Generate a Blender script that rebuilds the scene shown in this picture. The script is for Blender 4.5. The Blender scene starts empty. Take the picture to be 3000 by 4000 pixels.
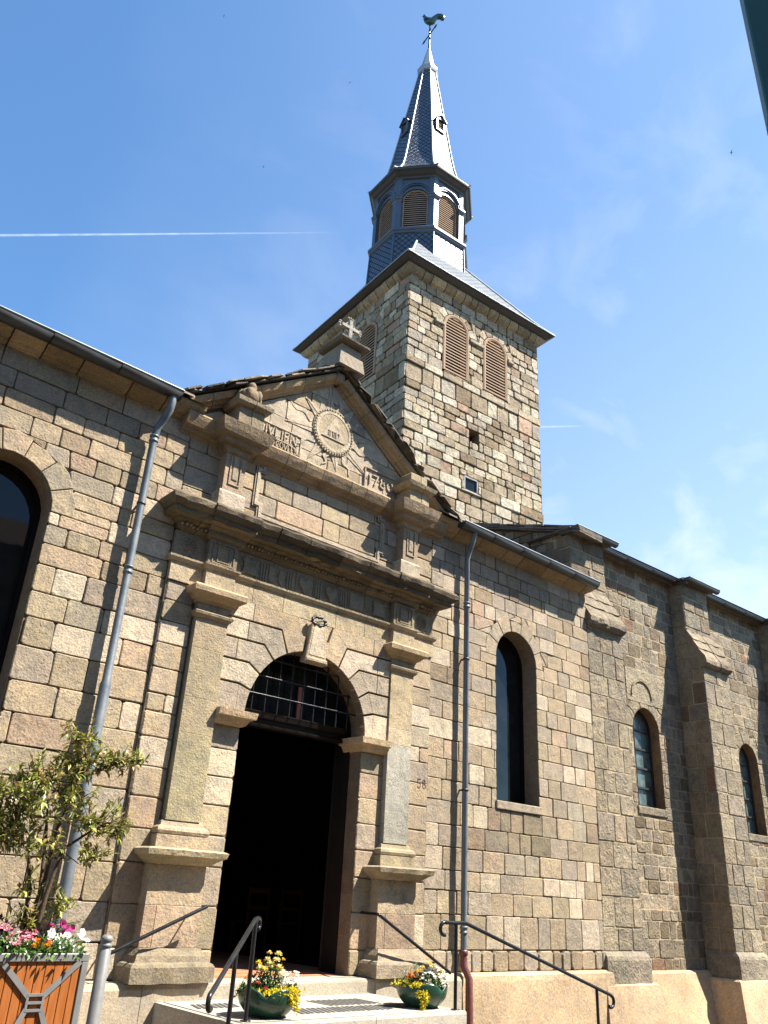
import bpy, math, random
from mathutils import Vector, Matrix, noise

# ------------------------------------------------------------------ scene, camera, light
sc = bpy.context.scene
COL = sc.collection
RAD = math.radians
sc.view_settings.view_transform = 'Standard'
sc.view_settings.look = 'None'
sc.view_settings.gamma = 1
sc.view_settings.use_curve_mapping = False
sc.view_settings.exposure = 1.72

def make_camera():
    yaw, pitch, roll = RAD(40.76953), RAD(25.07478), RAD(3.27637)
    fwd = Vector((math.sin(yaw) * math.cos(pitch), math.cos(yaw) * math.cos(pitch), math.sin(pitch)))
    right = Vector((math.cos(yaw), -math.sin(yaw), 0))
    up = right.cross(fwd)
    r = math.cos(roll) * right + math.sin(roll) * up
    u = -math.sin(roll) * right + math.cos(roll) * up
    cam = bpy.data.cameras.new('camera')
    cam.sensor_fit = 'VERTICAL'
    cam.sensor_height = 24
    cam.lens = 24 * 3187.1 / 4000
    cam.clip_start = 0.05
    cam.clip_end = 20000
    o = bpy.data.objects.new('camera', cam)
    COL.objects.link(o)
    m = Matrix(((r.x, u.x, -fwd.x, 0), (r.y, u.y, -fwd.y, -9.0), (r.z, u.z, -fwd.z, 1.6), (0, 0, 0, 1)))
    o.matrix_world = m
    sc.camera = o
make_camera()

SUN = Vector((1.05, -1.0, 2.0)).normalized()
def make_sun():
    l = bpy.data.lights.new('sun', 'SUN')
    l.energy = 5.0
    l.angle = RAD(0.5)
    l.color = (1.0, 0.94, 0.84)
    o = bpy.data.objects.new('sun', l)
    COL.objects.link(o)
    o.location = SUN * 60
    o.rotation_euler = SUN.to_track_quat('Z', 'Y').to_euler()
make_sun()

class NT:
    """small helper for node trees"""
    def __init__(self, tree):
        self.t = tree
        tree.nodes.clear()
    def n(self, typ, **kw):
        nd = self.t.nodes.new(typ)
        for k, v in kw.items():
            if k.startswith('i_'):
                nd.inputs[k[2:].replace('_', ' ')].default_value = v
            else:
                setattr(nd, k, v)
        return nd
    def l(self, a, b):
        self.t.links.new(a, b)
    def math(self, op, a, b=None, c=None, clamp=False):
        nd = self.t.nodes.new('ShaderNodeMath')
        nd.operation = op
        nd.use_clamp = clamp
        for i, x in enumerate((a, b, c)):
            if x is None:
                continue
            if isinstance(x, (int, float)):
                nd.inputs[i].default_value = x
            else:
                self.l(x, nd.inputs[i])
        return nd.outputs[0]
    def mix(self, f, a, b, blend='MIX'):
        nd = self.t.nodes.new('ShaderNodeMix')
        nd.data_type = 'RGBA'
        nd.blend_type = blend
        for s, x in ((nd.inputs[0], f), (nd.inputs[6], a), (nd.inputs[7], b)):
            if isinstance(x, (int, float)):
                s.default_value = x
            elif isinstance(x, tuple):
                s.default_value = x if len(x) == 4 else (*x, 1)
            else:
                self.l(x, s)
        return nd.outputs[2]
    def ramp(self, f, *stops):
        nd = self.t.nodes.new('ShaderNodeMapRange')
        nd.inputs[1].default_value, nd.inputs[2].default_value = stops[0], stops[1]
        nd.inputs[3].default_value, nd.inputs[4].default_value = stops[2], stops[3]
        nd.clamp = True
        self.l(f, nd.inputs[0])
        return nd.outputs[0]

def make_world():
    w = bpy.data.worlds.new('World')
    sc.world = w
    w.use_nodes = True
    t = NT(w.node_tree)
    sky = t.n('ShaderNodeTexSky', sky_type='NISHITA', sun_disc=False)
    sky.sun_elevation = math.asin(SUN.z)
    sky.sun_rotation = math.atan2(SUN.x, SUN.y)
    sky.altitude = 500
    sky.air_density = 1.0
    sky.dust_density = 0.6
    sky.ozone_density = 2.2
    tc = t.n('ShaderNodeTexCoord')
    d = tc.outputs['Generated']
    # thin cirrus: streaky noise in the direction sphere, thicker to the east and low down
    mp = t.n('ShaderNodeMapping')
    mp.inputs['Rotation'].default_value = (0.3, 0.5, 0.5)
    mp.inputs['Scale'].default_value = (2.2, 3.4, 4.2)
    t.l(d, mp.inputs[0])
    n1 = t.n('ShaderNodeTexNoise', i_Scale=2.6, i_Detail=8.0, i_Roughness=0.55, i_Distortion=0.35)
    t.l(mp.outputs[0], n1.inputs[0])
    n2 = t.n('ShaderNodeTexNoise', i_Scale=1.5, i_Detail=3.0, i_Roughness=0.5)
    t.l(d, n2.inputs[0])
    sp = t.n('ShaderNodeSeparateXYZ')
    t.l(d, sp.inputs[0])
    # eastness: dot with a level direction to the right of the tower
    hyp = t.math('SQRT', t.math('ADD', t.math('ADD', t.math('MULTIPLY', sp.outputs[0], sp.outputs[0]), t.math('MULTIPLY', sp.outputs[1], sp.outputs[1])), 0.0001))
    e = t.math('DIVIDE', sp.outputs[0], hyp)
    north = t.ramp(sp.outputs[1], -0.1, 0.15, 0.0, 1.0)
    east = t.math('MULTIPLY', t.ramp(e, 0.22, 0.95, 0.0, 1.0), north)
    low = t.ramp(sp.outputs[2], 0.72, 0.2, 0.0, 1.0)
    thick = t.math('MULTIPLY', east, t.math('ADD', t.math('MULTIPLY', low, 0.75), 0.25))
    wisps = t.ramp(t.math('ADD', t.math('MULTIPLY', n1.outputs[0], 0.65), t.math('MULTIPLY', n2.outputs[0], 0.35)), 0.46, 0.64, 0.0, 1.0)
    m = t.math('ADD', t.math('MULTIPLY', t.math('MULTIPLY', wisps, thick), 0.58), t.math('MULTIPLY', thick, 0.42), clamp=True)
    base = t.mix(1.0, sky.outputs[0], (0.68, 0.93, 1.05), 'MULTIPLY')
    col = t.mix(m, base, (4.3, 4.5, 4.8))
    bg = t.n('ShaderNodeBackground', i_Strength=0.084)
    t.l(col, bg.inputs[0])
    out = t.n('ShaderNodeOutputWorld')
    t.l(bg.outputs[0], out.inputs[0])
make_world()

# ------------------------------------------------------------------ materials
def srgb(r, g, b):
    f = lambda c: (c / 255 / 12.92) if c / 255 < 0.04045 else ((c / 255 + 0.055) / 1.055) ** 2.4
    return (f(r), f(g), f(b))

def new_mat(name):
    m = bpy.data.materials.new(name)
    m.use_nodes = True
    t = NT(m.node_tree)
    b = t.n('ShaderNodeBsdfPrincipled')
    o = t.n('ShaderNodeOutputMaterial')
    t.l(b.outputs[0], o.inputs[0])
    return m, t, b

def mat_stone(name, pit=1.0, bump=1.0, mott=0.22, fine=38.0, stain=0.3, lichen=0.45, gain=1.0):
    """weathered stone tinted block by block by the mesh's own face colours"""
    m, t, b = new_mat(name)
    at = t.n('ShaderNodeAttribute', attribute_name='col')
    tc = t.n('ShaderNodeTexCoord')
    P = tc.outputs['Object']
    na = t.n('ShaderNodeTexNoise', i_Scale=7.0, i_Detail=7.0, i_Roughness=0.62)
    nb = t.n('ShaderNodeTexNoise', i_Scale=fine, i_Detail=6.0, i_Roughness=0.65)
    nc = t.n('ShaderNodeTexNoise', i_Scale=0.7, i_Detail=5.0, i_Roughness=0.6)
    vo = t.n('ShaderNodeTexVoronoi', i_Scale=fine * 0.62)
    nd = t.n('ShaderNodeTexNoise', i_Scale=2.3, i_Detail=4.0, i_Roughness=0.7)
    for x in (na, nb, nc, vo, nd):
        t.l(P, x.inputs['Vector'])
    f1 = t.ramp(na.outputs[0], 0.3, 0.7, 1 - mott, 1 + mott)
    f2 = t.ramp(nb.outputs[0], 0.32, 0.68, 0.70, 1.22)
    f3 = t.ramp(nc.outputs[0], 0.35, 0.65, 1 - stain * 0.55, 1 + stain * 0.25)
    pits = t.ramp(vo.outputs['Distance'], 0.05, 0.26, 0.0, 1.0)
    pmask = t.ramp(nd.outputs[0], 0.48, 0.62, 0.0, 1.0)
    pf = t.math('SUBTRACT', 1.0, t.math('MULTIPLY', t.math('MULTIPLY', t.math('SUBTRACT', 1.0, pits), pmask), 0.5 * pit))
    f = t.math('MULTIPLY', t.math('MULTIPLY', f1, f2), t.math('MULTIPLY', t.math('MULTIPLY', f3, pf), gain))
    hs = t.n('ShaderNodeHueSaturation')
    t.l(t.ramp(na.outputs[0], 0.3, 0.7, 0.86, 1.15), hs.inputs['Saturation'])
    t.l(f, hs.inputs['Value'])
    t.l(at.outputs['Color'], hs.inputs['Color'])
    ne = t.n('ShaderNodeTexNoise', i_Scale=3.1, i_Detail=9.0, i_Roughness=0.72)
    t.l(P, ne.inputs['Vector'])
    lm = t.math('MULTIPLY', t.ramp(ne.outputs[0], 0.56, 0.70, 0.0, 1.0), lichen)
    t.l(t.mix(lm, hs.outputs[0], (0.075, 0.062, 0.045)), b.inputs['Base Color'])
    b.inputs['Roughness'].default_value = 0.9
    b.inputs['Specular IOR Level'].default_value = 0.2
    h = t.math('ADD', t.math('MULTIPLY', nb.outputs[0], 1.0), t.math('ADD', t.math('MULTIPLY', na.outputs[0], 1.2), t.math('MULTIPLY', t.math('MULTIPLY', pits, pmask), 0.5)))
    bp = t.n('ShaderNodeBump', i_Strength=0.95 * bump, i_Distance=0.016)
    t.l(h, bp.inputs['Height'])
    t.l(bp.outputs[0], b.inputs['Normal'])
    return m

def mat_noise(name, c1, c2, scale=8.0, rough=0.6, metal=0.0, bump=0.0, bscale=None, spec=0.5, detail=5.0, coat=0.0, stretch=None):
    m, t, b = new_mat(name)
    tc = t.n('ShaderNodeTexCoord')
    src = tc.outputs['Object']
    if stretch:
        mp = t.n('ShaderNodeMapping')
        mp.inputs['Scale'].default_value = stretch
        t.l(src, mp.inputs[0])
        src = mp.outputs[0]
    na = t.n('ShaderNodeTexNoise', i_Scale=scale, i_Detail=detail, i_Roughness=0.6)
    t.l(src, na.inputs['Vector'])
    f = t.ramp(na.outputs[0], 0.3, 0.7, 0.0, 1.0)
    t.l(t.mix(f, c1, c2), b.inputs['Base Color'])
    t.l(t.ramp(na.outputs[0], 0.3, 0.7, max(0.02, rough - 0.08), min(1, rough + 0.08)), b.inputs['Roughness'])
    b.inputs['Metallic'].default_value = metal
    b.inputs['Specular IOR Level'].default_value = spec
    b.inputs['Coat Weight'].default_value = coat
    if bump:
        nb = t.n('ShaderNodeTexNoise', i_Scale=bscale or scale * 3, i_Detail=4.0)
        t.l(src, nb.inputs['Vector'])
        bp = t.n('ShaderNodeBump', i_Strength=bump, i_Distance=0.01)
        t.l(nb.outputs[0], bp.inputs['Height'])
        t.l(bp.outputs[0], b.inputs['Normal'])
    return m

def mat_attr(name, rough=0.5, spec=0.4, var=0.25, scale=30.0, sss=0.0, trans=0.0):
    """colour from the mesh's face colours, with a little noise"""
    m, t, b = new_mat(name)
    at = t.n('ShaderNodeAttribute', attribute_name='col')
    tc = t.n('ShaderNodeTexCoord')
    na = t.n('ShaderNodeTexNoise', i_Scale=scale, i_Detail=3.0)
    t.l(tc.outputs['Object'], na.inputs['Vector'])
    f = t.ramp(na.outputs[0], 0.3, 0.7, 1 - var, 1 + var)
    hs = t.n('ShaderNodeHueSaturation')
    t.l(f, hs.inputs['Value'])
    t.l(at.outputs['Color'], hs.inputs['Color'])
    t.l(hs.outputs[0], b.inputs['Base Color'])
    b.inputs['Roughness'].default_value = rough
    b.inputs['Specular IOR Level'].default_value = spec
    if trans:
        tr = t.n('ShaderNodeBsdfTranslucent')
        t.l(hs.outputs[0], tr.inputs[0])
        mx = t.n('ShaderNodeMixShader')
        mx.inputs[0].default_value = trans
        t.l(b.outputs[0], mx.inputs[1])
        t.l(tr.outputs[0], mx.inputs[2])
        out = [n for n in t.t.nodes if n.type == 'OUTPUT_MATERIAL'][0]
        t.l(mx.outputs[0], out.inputs[0])
    return m

def mat_tiles(name, c1, c2, mortar, bw, bh, msize=0.006, offset=0.5, rot=0.0, rough=0.45, spec=0.5, metal=0.0, bump=0.6, rvar=0.1):
    """slates or floor tiles laid in the mesh's UV map (metres)"""
    m, t, b = new_mat(name)
    tc = t.n('ShaderNodeTexCoord')
    mp = t.n('ShaderNodeMapping')
    mp.inputs['Rotation'].default_value = (0, 0, rot)
    t.l(tc.outputs['UV'], mp.inputs[0])
    br = t.n('ShaderNodeTexBrick', offset=offset, squash=1.0)
    br.inputs['Color1'].default_value = (*c1, 1)
    br.inputs['Color2'].default_value = (*c2, 1)
    br.inputs['Mortar'].default_value = (*mortar, 1)
    br.inputs['Scale'].default_value = 1.0
    br.inputs['Mortar Size'].default_value = msize
    br.inputs['Mortar Smooth'].default_value = 0.3
    br.inputs['Brick Width'].default_value = bw
    br.inputs['Row Height'].default_value = bh
    t.l(mp.outputs[0], br.inputs[0])
    na = t.n('ShaderNodeTexNoise', i_Scale=5.0, i_Detail=5.0)
    t.l(tc.outputs['Object'], na.inputs['Vector'])
    hs = t.n('ShaderNodeHueSaturation')
    t.l(t.ramp(na.outputs[0], 0.3, 0.7, 0.78, 1.22), hs.inputs['Value'])
    t.l(br.outputs['Color'], hs.inputs['Color'])
    t.l(hs.outputs[0], b.inputs['Base Color'])
    rg = t.ramp(na.outputs[0], 0.3, 0.7, rough - rvar, rough + rvar)
    t.l(t.math('ADD', rg, t.math('MULTIPLY', br.outputs['Fac'], 0.5), clamp=True), b.inputs['Roughness'])
    t.l(t.math('MULTIPLY', t.math('SUBTRACT', 1.0, br.outputs['Fac']), spec), b.inputs['Specular IOR Level'])
    b.inputs['Metallic'].default_value = metal
    bp = t.n('ShaderNodeBump', i_Strength=bump, i_Distance=0.012, invert=True)
    t.l(br.outputs['Fac'], bp.inputs['Height'])
    t.l(bp.outputs[0], b.inputs['Normal'])
    return m

def mat_glass(name, c, rough=0.04, spec=0.6, wav=0.05, scale=3.0):
    m, t, b = new_mat(name)
    tc = t.n('ShaderNodeTexCoord')
    na = t.n('ShaderNodeTexNoise', i_Scale=scale, i_Detail=2.0)
    t.l(tc.outputs['Object'], na.inputs['Vector'])
    t.l(t.mix(t.ramp(na.outputs[0], 0.35, 0.65, 0, 1), tuple(x * 0.7 for x in c), tuple(x * 1.3 for x in c)), b.inputs['Base Color'])
    b.inputs['Roughness'].default_value = rough
    b.inputs['Specular IOR Level'].default_value = spec
    bp = t.n('ShaderNodeBump', i_Strength=wav, i_Distance=0.02)
    t.l(na.outputs[0], bp.inputs['Height'])
    t.l(bp.outputs[0], b.inputs['Normal'])
    return m

M = {}
M['stone'] = mat_stone('ashlar_stone', bump=0.7, gain=0.93, lichen=0.28)
M['carved'] = mat_stone('carved_stone', pit=0.7, bump=0.7, mott=0.2, fine=45.0, stain=0.45, lichen=0.62, gain=0.86)
M['tower_stone'] = mat_stone('tower_stone', pit=1.3, bump=1.3, mott=0.3, fine=17.0, stain=0.4, gain=0.95, lichen=0.25)
M['choir_stone'] = mat_stone('choir_stone', pit=1.4, bump=1.5, mott=0.28, fine=26.0, stain=0.35, gain=0.9)
M['mortar'] = mat_stone('lime_mortar', pit=0.4, bump=0.6, mott=0.15, fine=40.0, stain=0.3, gain=0.9)
M['smooth'] = mat_stone('pale_limestone', pit=0.25, bump=0.3, mott=0.10, fine=60.0, stain=0.3, lichen=0.28)
M['render'] = mat_stone('ochre_render', pit=0.5, bump=0.5, mott=0.13, fine=30.0, stain=0.55, lichen=0.22)
M['lauze'] = mat_stone('stone_roof_slabs', pit=0.8, bump=1.0, mott=0.3, fine=20.0, stain=0.4)
M['slate'] = mat_tiles('roof_slate', (0.115, 0.13, 0.15), (0.165, 0.18, 0.195), (0.03, 0.035, 0.04), 0.30, 0.17, 0.016, 0.5, 0, 0.75, 0.14, 0.0, 0.7, 0.08)
M['scale_slate'] = mat_tiles('scale_slate', (0.045, 0.06, 0.09), (0.065, 0.085, 0.12), (0.012, 0.015, 0.02), 0.17, 0.17, 0.014, 0.0, RAD(45), 0.42, 0.6, 0.0, 0.7, 0.06)
M['zinc'] = mat_noise('painted_zinc', (0.042, 0.055, 0.078), (0.06, 0.075, 0.10), 3.0, 0.38, 0.0, 0.08, 12, 0.8)
M['zinc_pale'] = mat_noise('bare_zinc', (0.26, 0.28, 0.30), (0.36, 0.38, 0.40), 3.0, 0.40, 0.3, 0.05, 12, 0.5)
M['gutter'] = mat_noise('gutter_zinc', (0.030, 0.028, 0.026), (0.055, 0.051, 0.047), 4.0, 0.5, 0.1, 0.1, 10, 0.5)
M['louvre'] = mat_noise('louvre_wood', (0.31, 0.205, 0.135), (0.38, 0.265, 0.18), 6.0, 0.85, 0, 0.1, 40, 0.08)
M['louvre_dark'] = mat_noise('louvre_gap', (0.012, 0.01, 0.01), (0.02, 0.018, 0.016), 6.0, 0.9)
M['iron'] = mat_noise('black_iron', (0.010, 0.010, 0.011), (0.016, 0.016, 0.018), 6.0, 0.27, 0.0, 0.0, 80, 0.3)
M['rust_iron'] = mat_noise('old_iron', (0.02, 0.02, 0.021), (0.035, 0.034, 0.034), 20.0, 0.5, 0.1, 0.1, 80, 0.5)
M['pipe'] = mat_noise('pipe_zinc', (0.085, 0.10, 0.115), (0.15, 0.165, 0.175), 5.0, 0.5, 0.1, 0.35, 9, 0.45)
M['red_pipe'] = mat_noise('red_cast_iron', (0.085, 0.024, 0.02), (0.13, 0.038, 0.03), 14.0, 0.45, 0, 0.2, 40, 0.5)
M['glass'] = mat_glass('dark_window_glass', (0.008, 0.010, 0.011), 0.03, 0.24, 0.04)
M['lead_glass'] = mat_glass('old_leaded_glass', (0.085, 0.115, 0.105), 0.22, 0.7, 0.5, 7.0)
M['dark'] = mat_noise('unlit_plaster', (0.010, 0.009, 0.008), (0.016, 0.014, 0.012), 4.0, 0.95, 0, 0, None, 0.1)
M['terracotta'] = mat_tiles('terracotta_tiles', (0.42, 0.15, 0.07), (0.50, 0.20, 0.10), (0.35, 0.25, 0.18), 0.3, 0.3, 0.008, 0.0, 0, 0.55, 0.4, 0, 0.3, 0.1)
M['leafwood'] = mat_noise('dark_door_wood', (0.004, 0.0018, 0.0009), (0.008, 0.0035, 0.0016), 5.0, 0.5, 0, 0.2, 20, 0.2, stretch=(8, 8, 1))
M['door'] = mat_noise('brown_door_wood', (0.045, 0.018, 0.008), (0.08, 0.035, 0.016), 5.0, 0.4, 0, 0.2, 20, 0.5, stretch=(8, 8, 1))
M['red_wood'] = mat_noise('red_wood_bar', (0.25, 0.07, 0.035), (0.32, 0.10, 0.05), 5.0, 0.4)
M['planter_wood'] = mat_noise('orange_planter_boards', (0.25, 0.072, 0.013), (0.34, 0.11, 0.022), 4.0, 0.5, 0, 0.15, 20, 0.45, stretch=(7, 7, 1))
M['grey_paint'] = mat_noise('grey_painted_metal', (0.15, 0.147, 0.143), (0.19, 0.186, 0.18), 9.0, 0.45, 0.1, 0.04, 60, 0.5)
M['soil'] = mat_noise('potting_soil', (0.03, 0.02, 0.012), (0.06, 0.04, 0.025), 30.0, 0.95, 0, 0.8, 60, 0.1)
M['bowl'] = mat_noise('dark_green_plastic', (0.010, 0.040, 0.024), (0.015, 0.055, 0.033), 9.0, 0.3, 0, 0.03, 60, 0.5)
M['leaf'] = mat_attr('leaves', 0.38, 0.5, 0.3, 25.0, 0, 0.25)
M['petal'] = mat_attr('petals', 0.6, 0.3, 0.15, 40.0, 0, 0.3)
M['bark'] = mat_noise('bark', (0.05, 0.035, 0.022), (0.10, 0.07, 0.045), 40.0, 0.9, 0, 0.6, 80, 0.2)
M['copper'] = mat_noise('weathered_copper', (0.025, 0.05, 0.045), (0.05, 0.09, 0.08), 8.0, 0.22, 0.45, 0.05, 30, 0.6)
M['green_paint'] = mat_noise('dark_green_gloss_paint', (0.012, 0.062, 0.052), (0.018, 0.08, 0.066), 3.0, 0.45, 0, 0.05, 30, 0.5)
M['asphalt'] = mat_noise('street_asphalt', (0.065, 0.055, 0.043), (0.095, 0.08, 0.062), 30.0, 0.9, 0, 0.6, 200, 0.2)
M['plaster'] = mat_noise('house_plaster', (0.27, 0.21, 0.14), (0.33, 0.26, 0.18), 2.0, 0.9, 0, 0.2, 30, 0.2)
M['rooftile'] = mat_noise('house_roof_tiles', (0.10, 0.06, 0.04), (0.18, 0.10, 0.07), 6.0, 0.85, 0, 0.8, 20, 0.2)
M['bird'] = mat_noise('dark_feathers', (0.012, 0.012, 0.016), (0.03, 0.03, 0.035), 30.0, 0.6)
M['rubber'] = mat_noise('dark_grip_strip', (0.03, 0.03, 0.032), (0.06, 0.06, 0.06), 30.0, 0.8)

# ------------------------------------------------------------------ mesh building
BASE = {}
RNG = random.Random(7)
def frame(o, a, n):
    """local (u along, w outward, z up) to world"""
    o, a, n = Vector(o), Vector(a), Vector(n)
    return lambda u, w, z: o + a * u + n * w + Vector((0, 0, z))
FA = frame((0, 0, 0), (1, 0, 0), (0, -1, 0))          # street front
XC = 6.55                                              # axis of the portal

def jit(c, rng, a=0.1, b=0.03):
    b = min(b, 0.018)
    k = 1 + rng.uniform(-a, a)
    return tuple(max(0.0, x * k * (1 + rng.uniform(-b, b))) for x in c)

class MB:
    def __init__(s):
        s.v, s.f, s.c, s.m, s.s, s.uv = [], [], [], [], [], []
    def add(s, verts, faces, col=(0.5, 0.5, 0.5), mat=0, smooth=False, uvs=None):
        k = len(s.v)
        s.v += [tuple(p) for p in verts]
        for i, f in enumerate(faces):
            s.f.append([k + j for j in f])
            s.c.append(col[i] if isinstance(col, list) else col)
            s.m.append(mat)
            s.s.append(smooth)
            s.uv.append(uvs[i] if uvs else None)
    def poly(s, pts, col=(0.5, 0.5, 0.5), mat=0, uv=None):
        s.add(pts, [list(range(len(pts)))], col, mat, False, [uv] if uv else None)
    def build(s, name, mats, parent=None, at=None):
        if parent is not None:
            at = BASE[parent]
        at = Vector(at if at is not None else (0, 0, 0))
        me = bpy.data.meshes.new(name)
        me.from_pydata([tuple(Vector(p) - at) for p in s.v], [], s.f)
        for m in (mats if isinstance(mats, (list, tuple)) else [mats]):
            me.materials.append(m)
        me.polygons.foreach_set('material_index', s.m)
        me.polygons.foreach_set('use_smooth', s.s)
        a = me.attributes.new('col', 'FLOAT_COLOR', 'CORNER')
        data = []
        for p, c in zip(me.polygons, s.c):
            data += [c[0], c[1], c[2], 1.0] * p.loop_total
        a.data.foreach_set('color', data)
        if any(u is not None for u in s.uv):
            ul = me.uv_layers.new(name='UVMap')
            dd = []
            for p, u in zip(me.polygons, s.uv):
                for i in range(p.loop_total):
                    dd += list(u[i]) if u else [0, 0]
            ul.data.foreach_set('uv', dd)
        me.update()
        o = bpy.data.objects.new(name, me)
        COL.objects.link(o)
        if parent is not None:
            o.parent = parent
        else:
            o.location = at
        BASE[o] = at
        return o
    # -- shapes
    def box(s, F, u0, u1, w0, w1, z0, z1, col=(0.5, 0.5, 0.5), mat=0):
        p = [F(u0, w0, z0), F(u1, w0, z0), F(u1, w1, z0), F(u0, w1, z0), F(u0, w0, z1), F(u1, w0, z1), F(u1, w1, z1), F(u0, w1, z1)]
        s.add(p, [(0, 1, 2, 3), (7, 6, 5, 4), (0, 4, 5, 1), (1, 5, 6, 2), (2, 6, 7, 3), (3, 7, 4, 0)], col, mat)
    def bbox(s, F, u0, u1, w0, w1, z0, z1, bv=0.01, col=(0.5, 0.5, 0.5), mat=0):
        """box with bevelled front edges"""
        s.block(F, [(u0, z0), (u1, z0), (u1, z1), (u0, z1)], w1, w0, bv, col, mat)
    def prism(s, F, poly, w0, w1, col=(0.5, 0.5, 0.5), mat=0):
        n = len(poly)
        p = [F(u, w0, z) for u, z in poly] + [F(u, w1, z) for u, z in poly]
        fs = [tuple(range(n - 1, -1, -1)), tuple(range(n, 2 * n))]
        fs += [(i, (i + 1) % n, n + (i + 1) % n, n + i) for i in range(n)]
        s.add(p, fs, col, mat)
    def block(s, F, poly, w, base, bv, col, mat=0, tilt=None):
        n = len(poly)
        if poly_area(poly) < 0:
            poly = poly[::-1]
        inner = inset(poly, bv)
        tl = tilt or (lambda u, z: 0.0)
        pts = [F(u, base, z) for u, z in poly] + [F(u, w - bv * 0.8 + tl(u, z), z) for u, z in poly] + [F(u, w + tl(u, z), z) for u, z in inner]
        fs = []
        for i in range(n):
            j = (i + 1) % n
            fs.append((i, j, n + j, n + i))
            fs.append((n + i, n + j, 2 * n + j, 2 * n + i))
        fs.append(tuple(range(2 * n, 3 * n)))
        s.add(pts, fs, col, mat)
    def tube(s, pts, r, n=10, col=(0.5, 0.5, 0.5), mat=0, caps=True, smooth=True):
        pts = [Vector(p) for p in pts]
        rr = r if isinstance(r, (list, tuple)) else [r] * len(pts)
        vs, fs = [], []
        t0 = (pts[1] - pts[0]).normalized()
        ref = Vector((0, 0, 1)) if abs(t0.z) < 0.9 else Vector((1, 0, 0))
        a = t0.cross(ref).normalized()
        for i, p in enumerate(pts):
            t = (pts[min(i + 1, len(pts) - 1)] - pts[max(i - 1, 0)]).normalized()
            a = (a - t * a.dot(t)).normalized()
            b = t.cross(a)
            for k in range(n):
                q = 2 * math.pi * k / n
                vs.append(p + (a * math.cos(q) + b * math.sin(q)) * rr[i])
        for i in range(len(pts) - 1):
            for k in range(n):
                fs.append((i * n + k, i * n + (k + 1) % n, (i + 1) * n + (k + 1) % n, (i + 1) * n + k))
        s.add(vs, fs, col, mat, smooth)
        if caps:
            L = (len(pts) - 1) * n
            s.add(vs[:n], [tuple(range(n - 1, -1, -1))], col, mat)
            s.add(vs[L:L + n], [tuple(range(n))], col, mat)
    def lathe(s, c, prof, n=24, col=(0.5, 0.5, 0.5), mat=0, smooth=True, phase=0.0, zmod=None):
        c = Vector(c)
        vs, fs = [], []
        for j, (r, z) in enumerate(prof):
            for k in range(n):
                q = 2 * math.pi * k / n + phase
                dz = zmod(q, j) if zmod else 0
                vs.append(c + Vector((r * math.cos(q), r * math.sin(q), z + dz)))
        for j in range(len(prof) - 1):
            for k in range(n):
                fs.append((j * n + k, j * n + (k + 1) % n, (j + 1) * n + (k + 1) % n, (j + 1) * n + k))
        s.add(vs, fs, col, mat, smooth)
    def ball(s, c, rx, ry, rz, col=(0.5, 0.5, 0.5), mat=0, n=10, m=6, rot=None):
        c = Vector(c)
        vs, fs = [], []
        for j in range(m + 1):
            th = math.pi * j / m
            for k in range(n):
                q = 2 * math.pi * k / n
                p = Vector((rx * math.sin(th) * math.cos(q), ry * math.sin(th) * math.sin(q), rz * math.cos(th)))
                vs.append(c + (rot @ p if rot else p))
        for j in range(m):
            for k in range(n):
                fs.append((j * n + k, (j + 1) * n + k, (j + 1) * n + (k + 1) % n, j * n + (k + 1) % n))
        s.add(vs, fs, col, mat, True)
    def mould(s, F, u0, u1, wb, wf, prof, col, joints=(), ends=(1, 1), rough=0.0, step=0.12, gap=0.008, mat=0, top=True, bot=True, var=0.12, rng=RNG):
        """stone moulding: profile of (height, projection) run along the front and returned at both ends"""
        cuts = [u0] + [j for j in joints if u0 + 0.05 < j < u1 - 0.05] + [u1]
        for q in range(len(cuts) - 1):
            la = ends[0] if q == 0 else 0
            rb = ends[1] if q == len(cuts) - 2 else 0
            A = cuts[q] + (gap / 2 if q else 0)
            B = cuts[q + 1] - (gap / 2 if q < len(cuts) - 2 else 0)
            n = max(1, int((B - A) / step)) if rough else 1
            c = jit(col, rng, var, 0.05)
            vs = []
            m = len(prof)
            dw = rng.uniform(-0.4, 0.4) * rough
            for (z, o) in prof:
                for i in range(n + 1):
                    u = (A - la * o) + (B - A + (la + rb) * o) * i / n
                    w, zz = wf + o, z
                    if rough:
                        p = Vector((u * 5.3, z * 9.1, 3.1))
                        w += dw + rough * noise.noise(p)
                        zz += rough * 0.6 * noise.noise(p + Vector((7, 2, 5)))
                    vs.append((u, w, zz))
            W = n + 1
            fs = []
            for j in range(m - 1):
                for i in range(n):
                    fs.append((j * W + i, j * W + i + 1, (j + 1) * W + i + 1, (j + 1) * W + i))
            k = len(vs)
            for j in range(m):
                vs.append((vs[j * W][0], wb, prof[j][0]))
            for j in range(m):
                vs.append((vs[j * W + n][0], wb, prof[j][0]))
            for j in range(m - 1):
                fs.append((k + j, j * W, (j + 1) * W, k + j + 1))
                fs.append((j * W + n, k + m + j, k + m + j + 1, (j + 1) * W + n))
            if top:
                fs.append(tuple([(m - 1) * W + i for i in range(n + 1)] + [k + 2 * m - 1, k + m - 1]))
            if bot:
                fs.append(tuple([i for i in range(n, -1, -1)] + [k, k + m]))
            s.add([F(*p) for p in vs], fs, c, mat)

def poly_area(p):
    return 0.5 * sum(p[i][0] * p[(i + 1) % len(p)][1] - p[(i + 1) % len(p)][0] * p[i][1] for i in range(len(p)))

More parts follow.
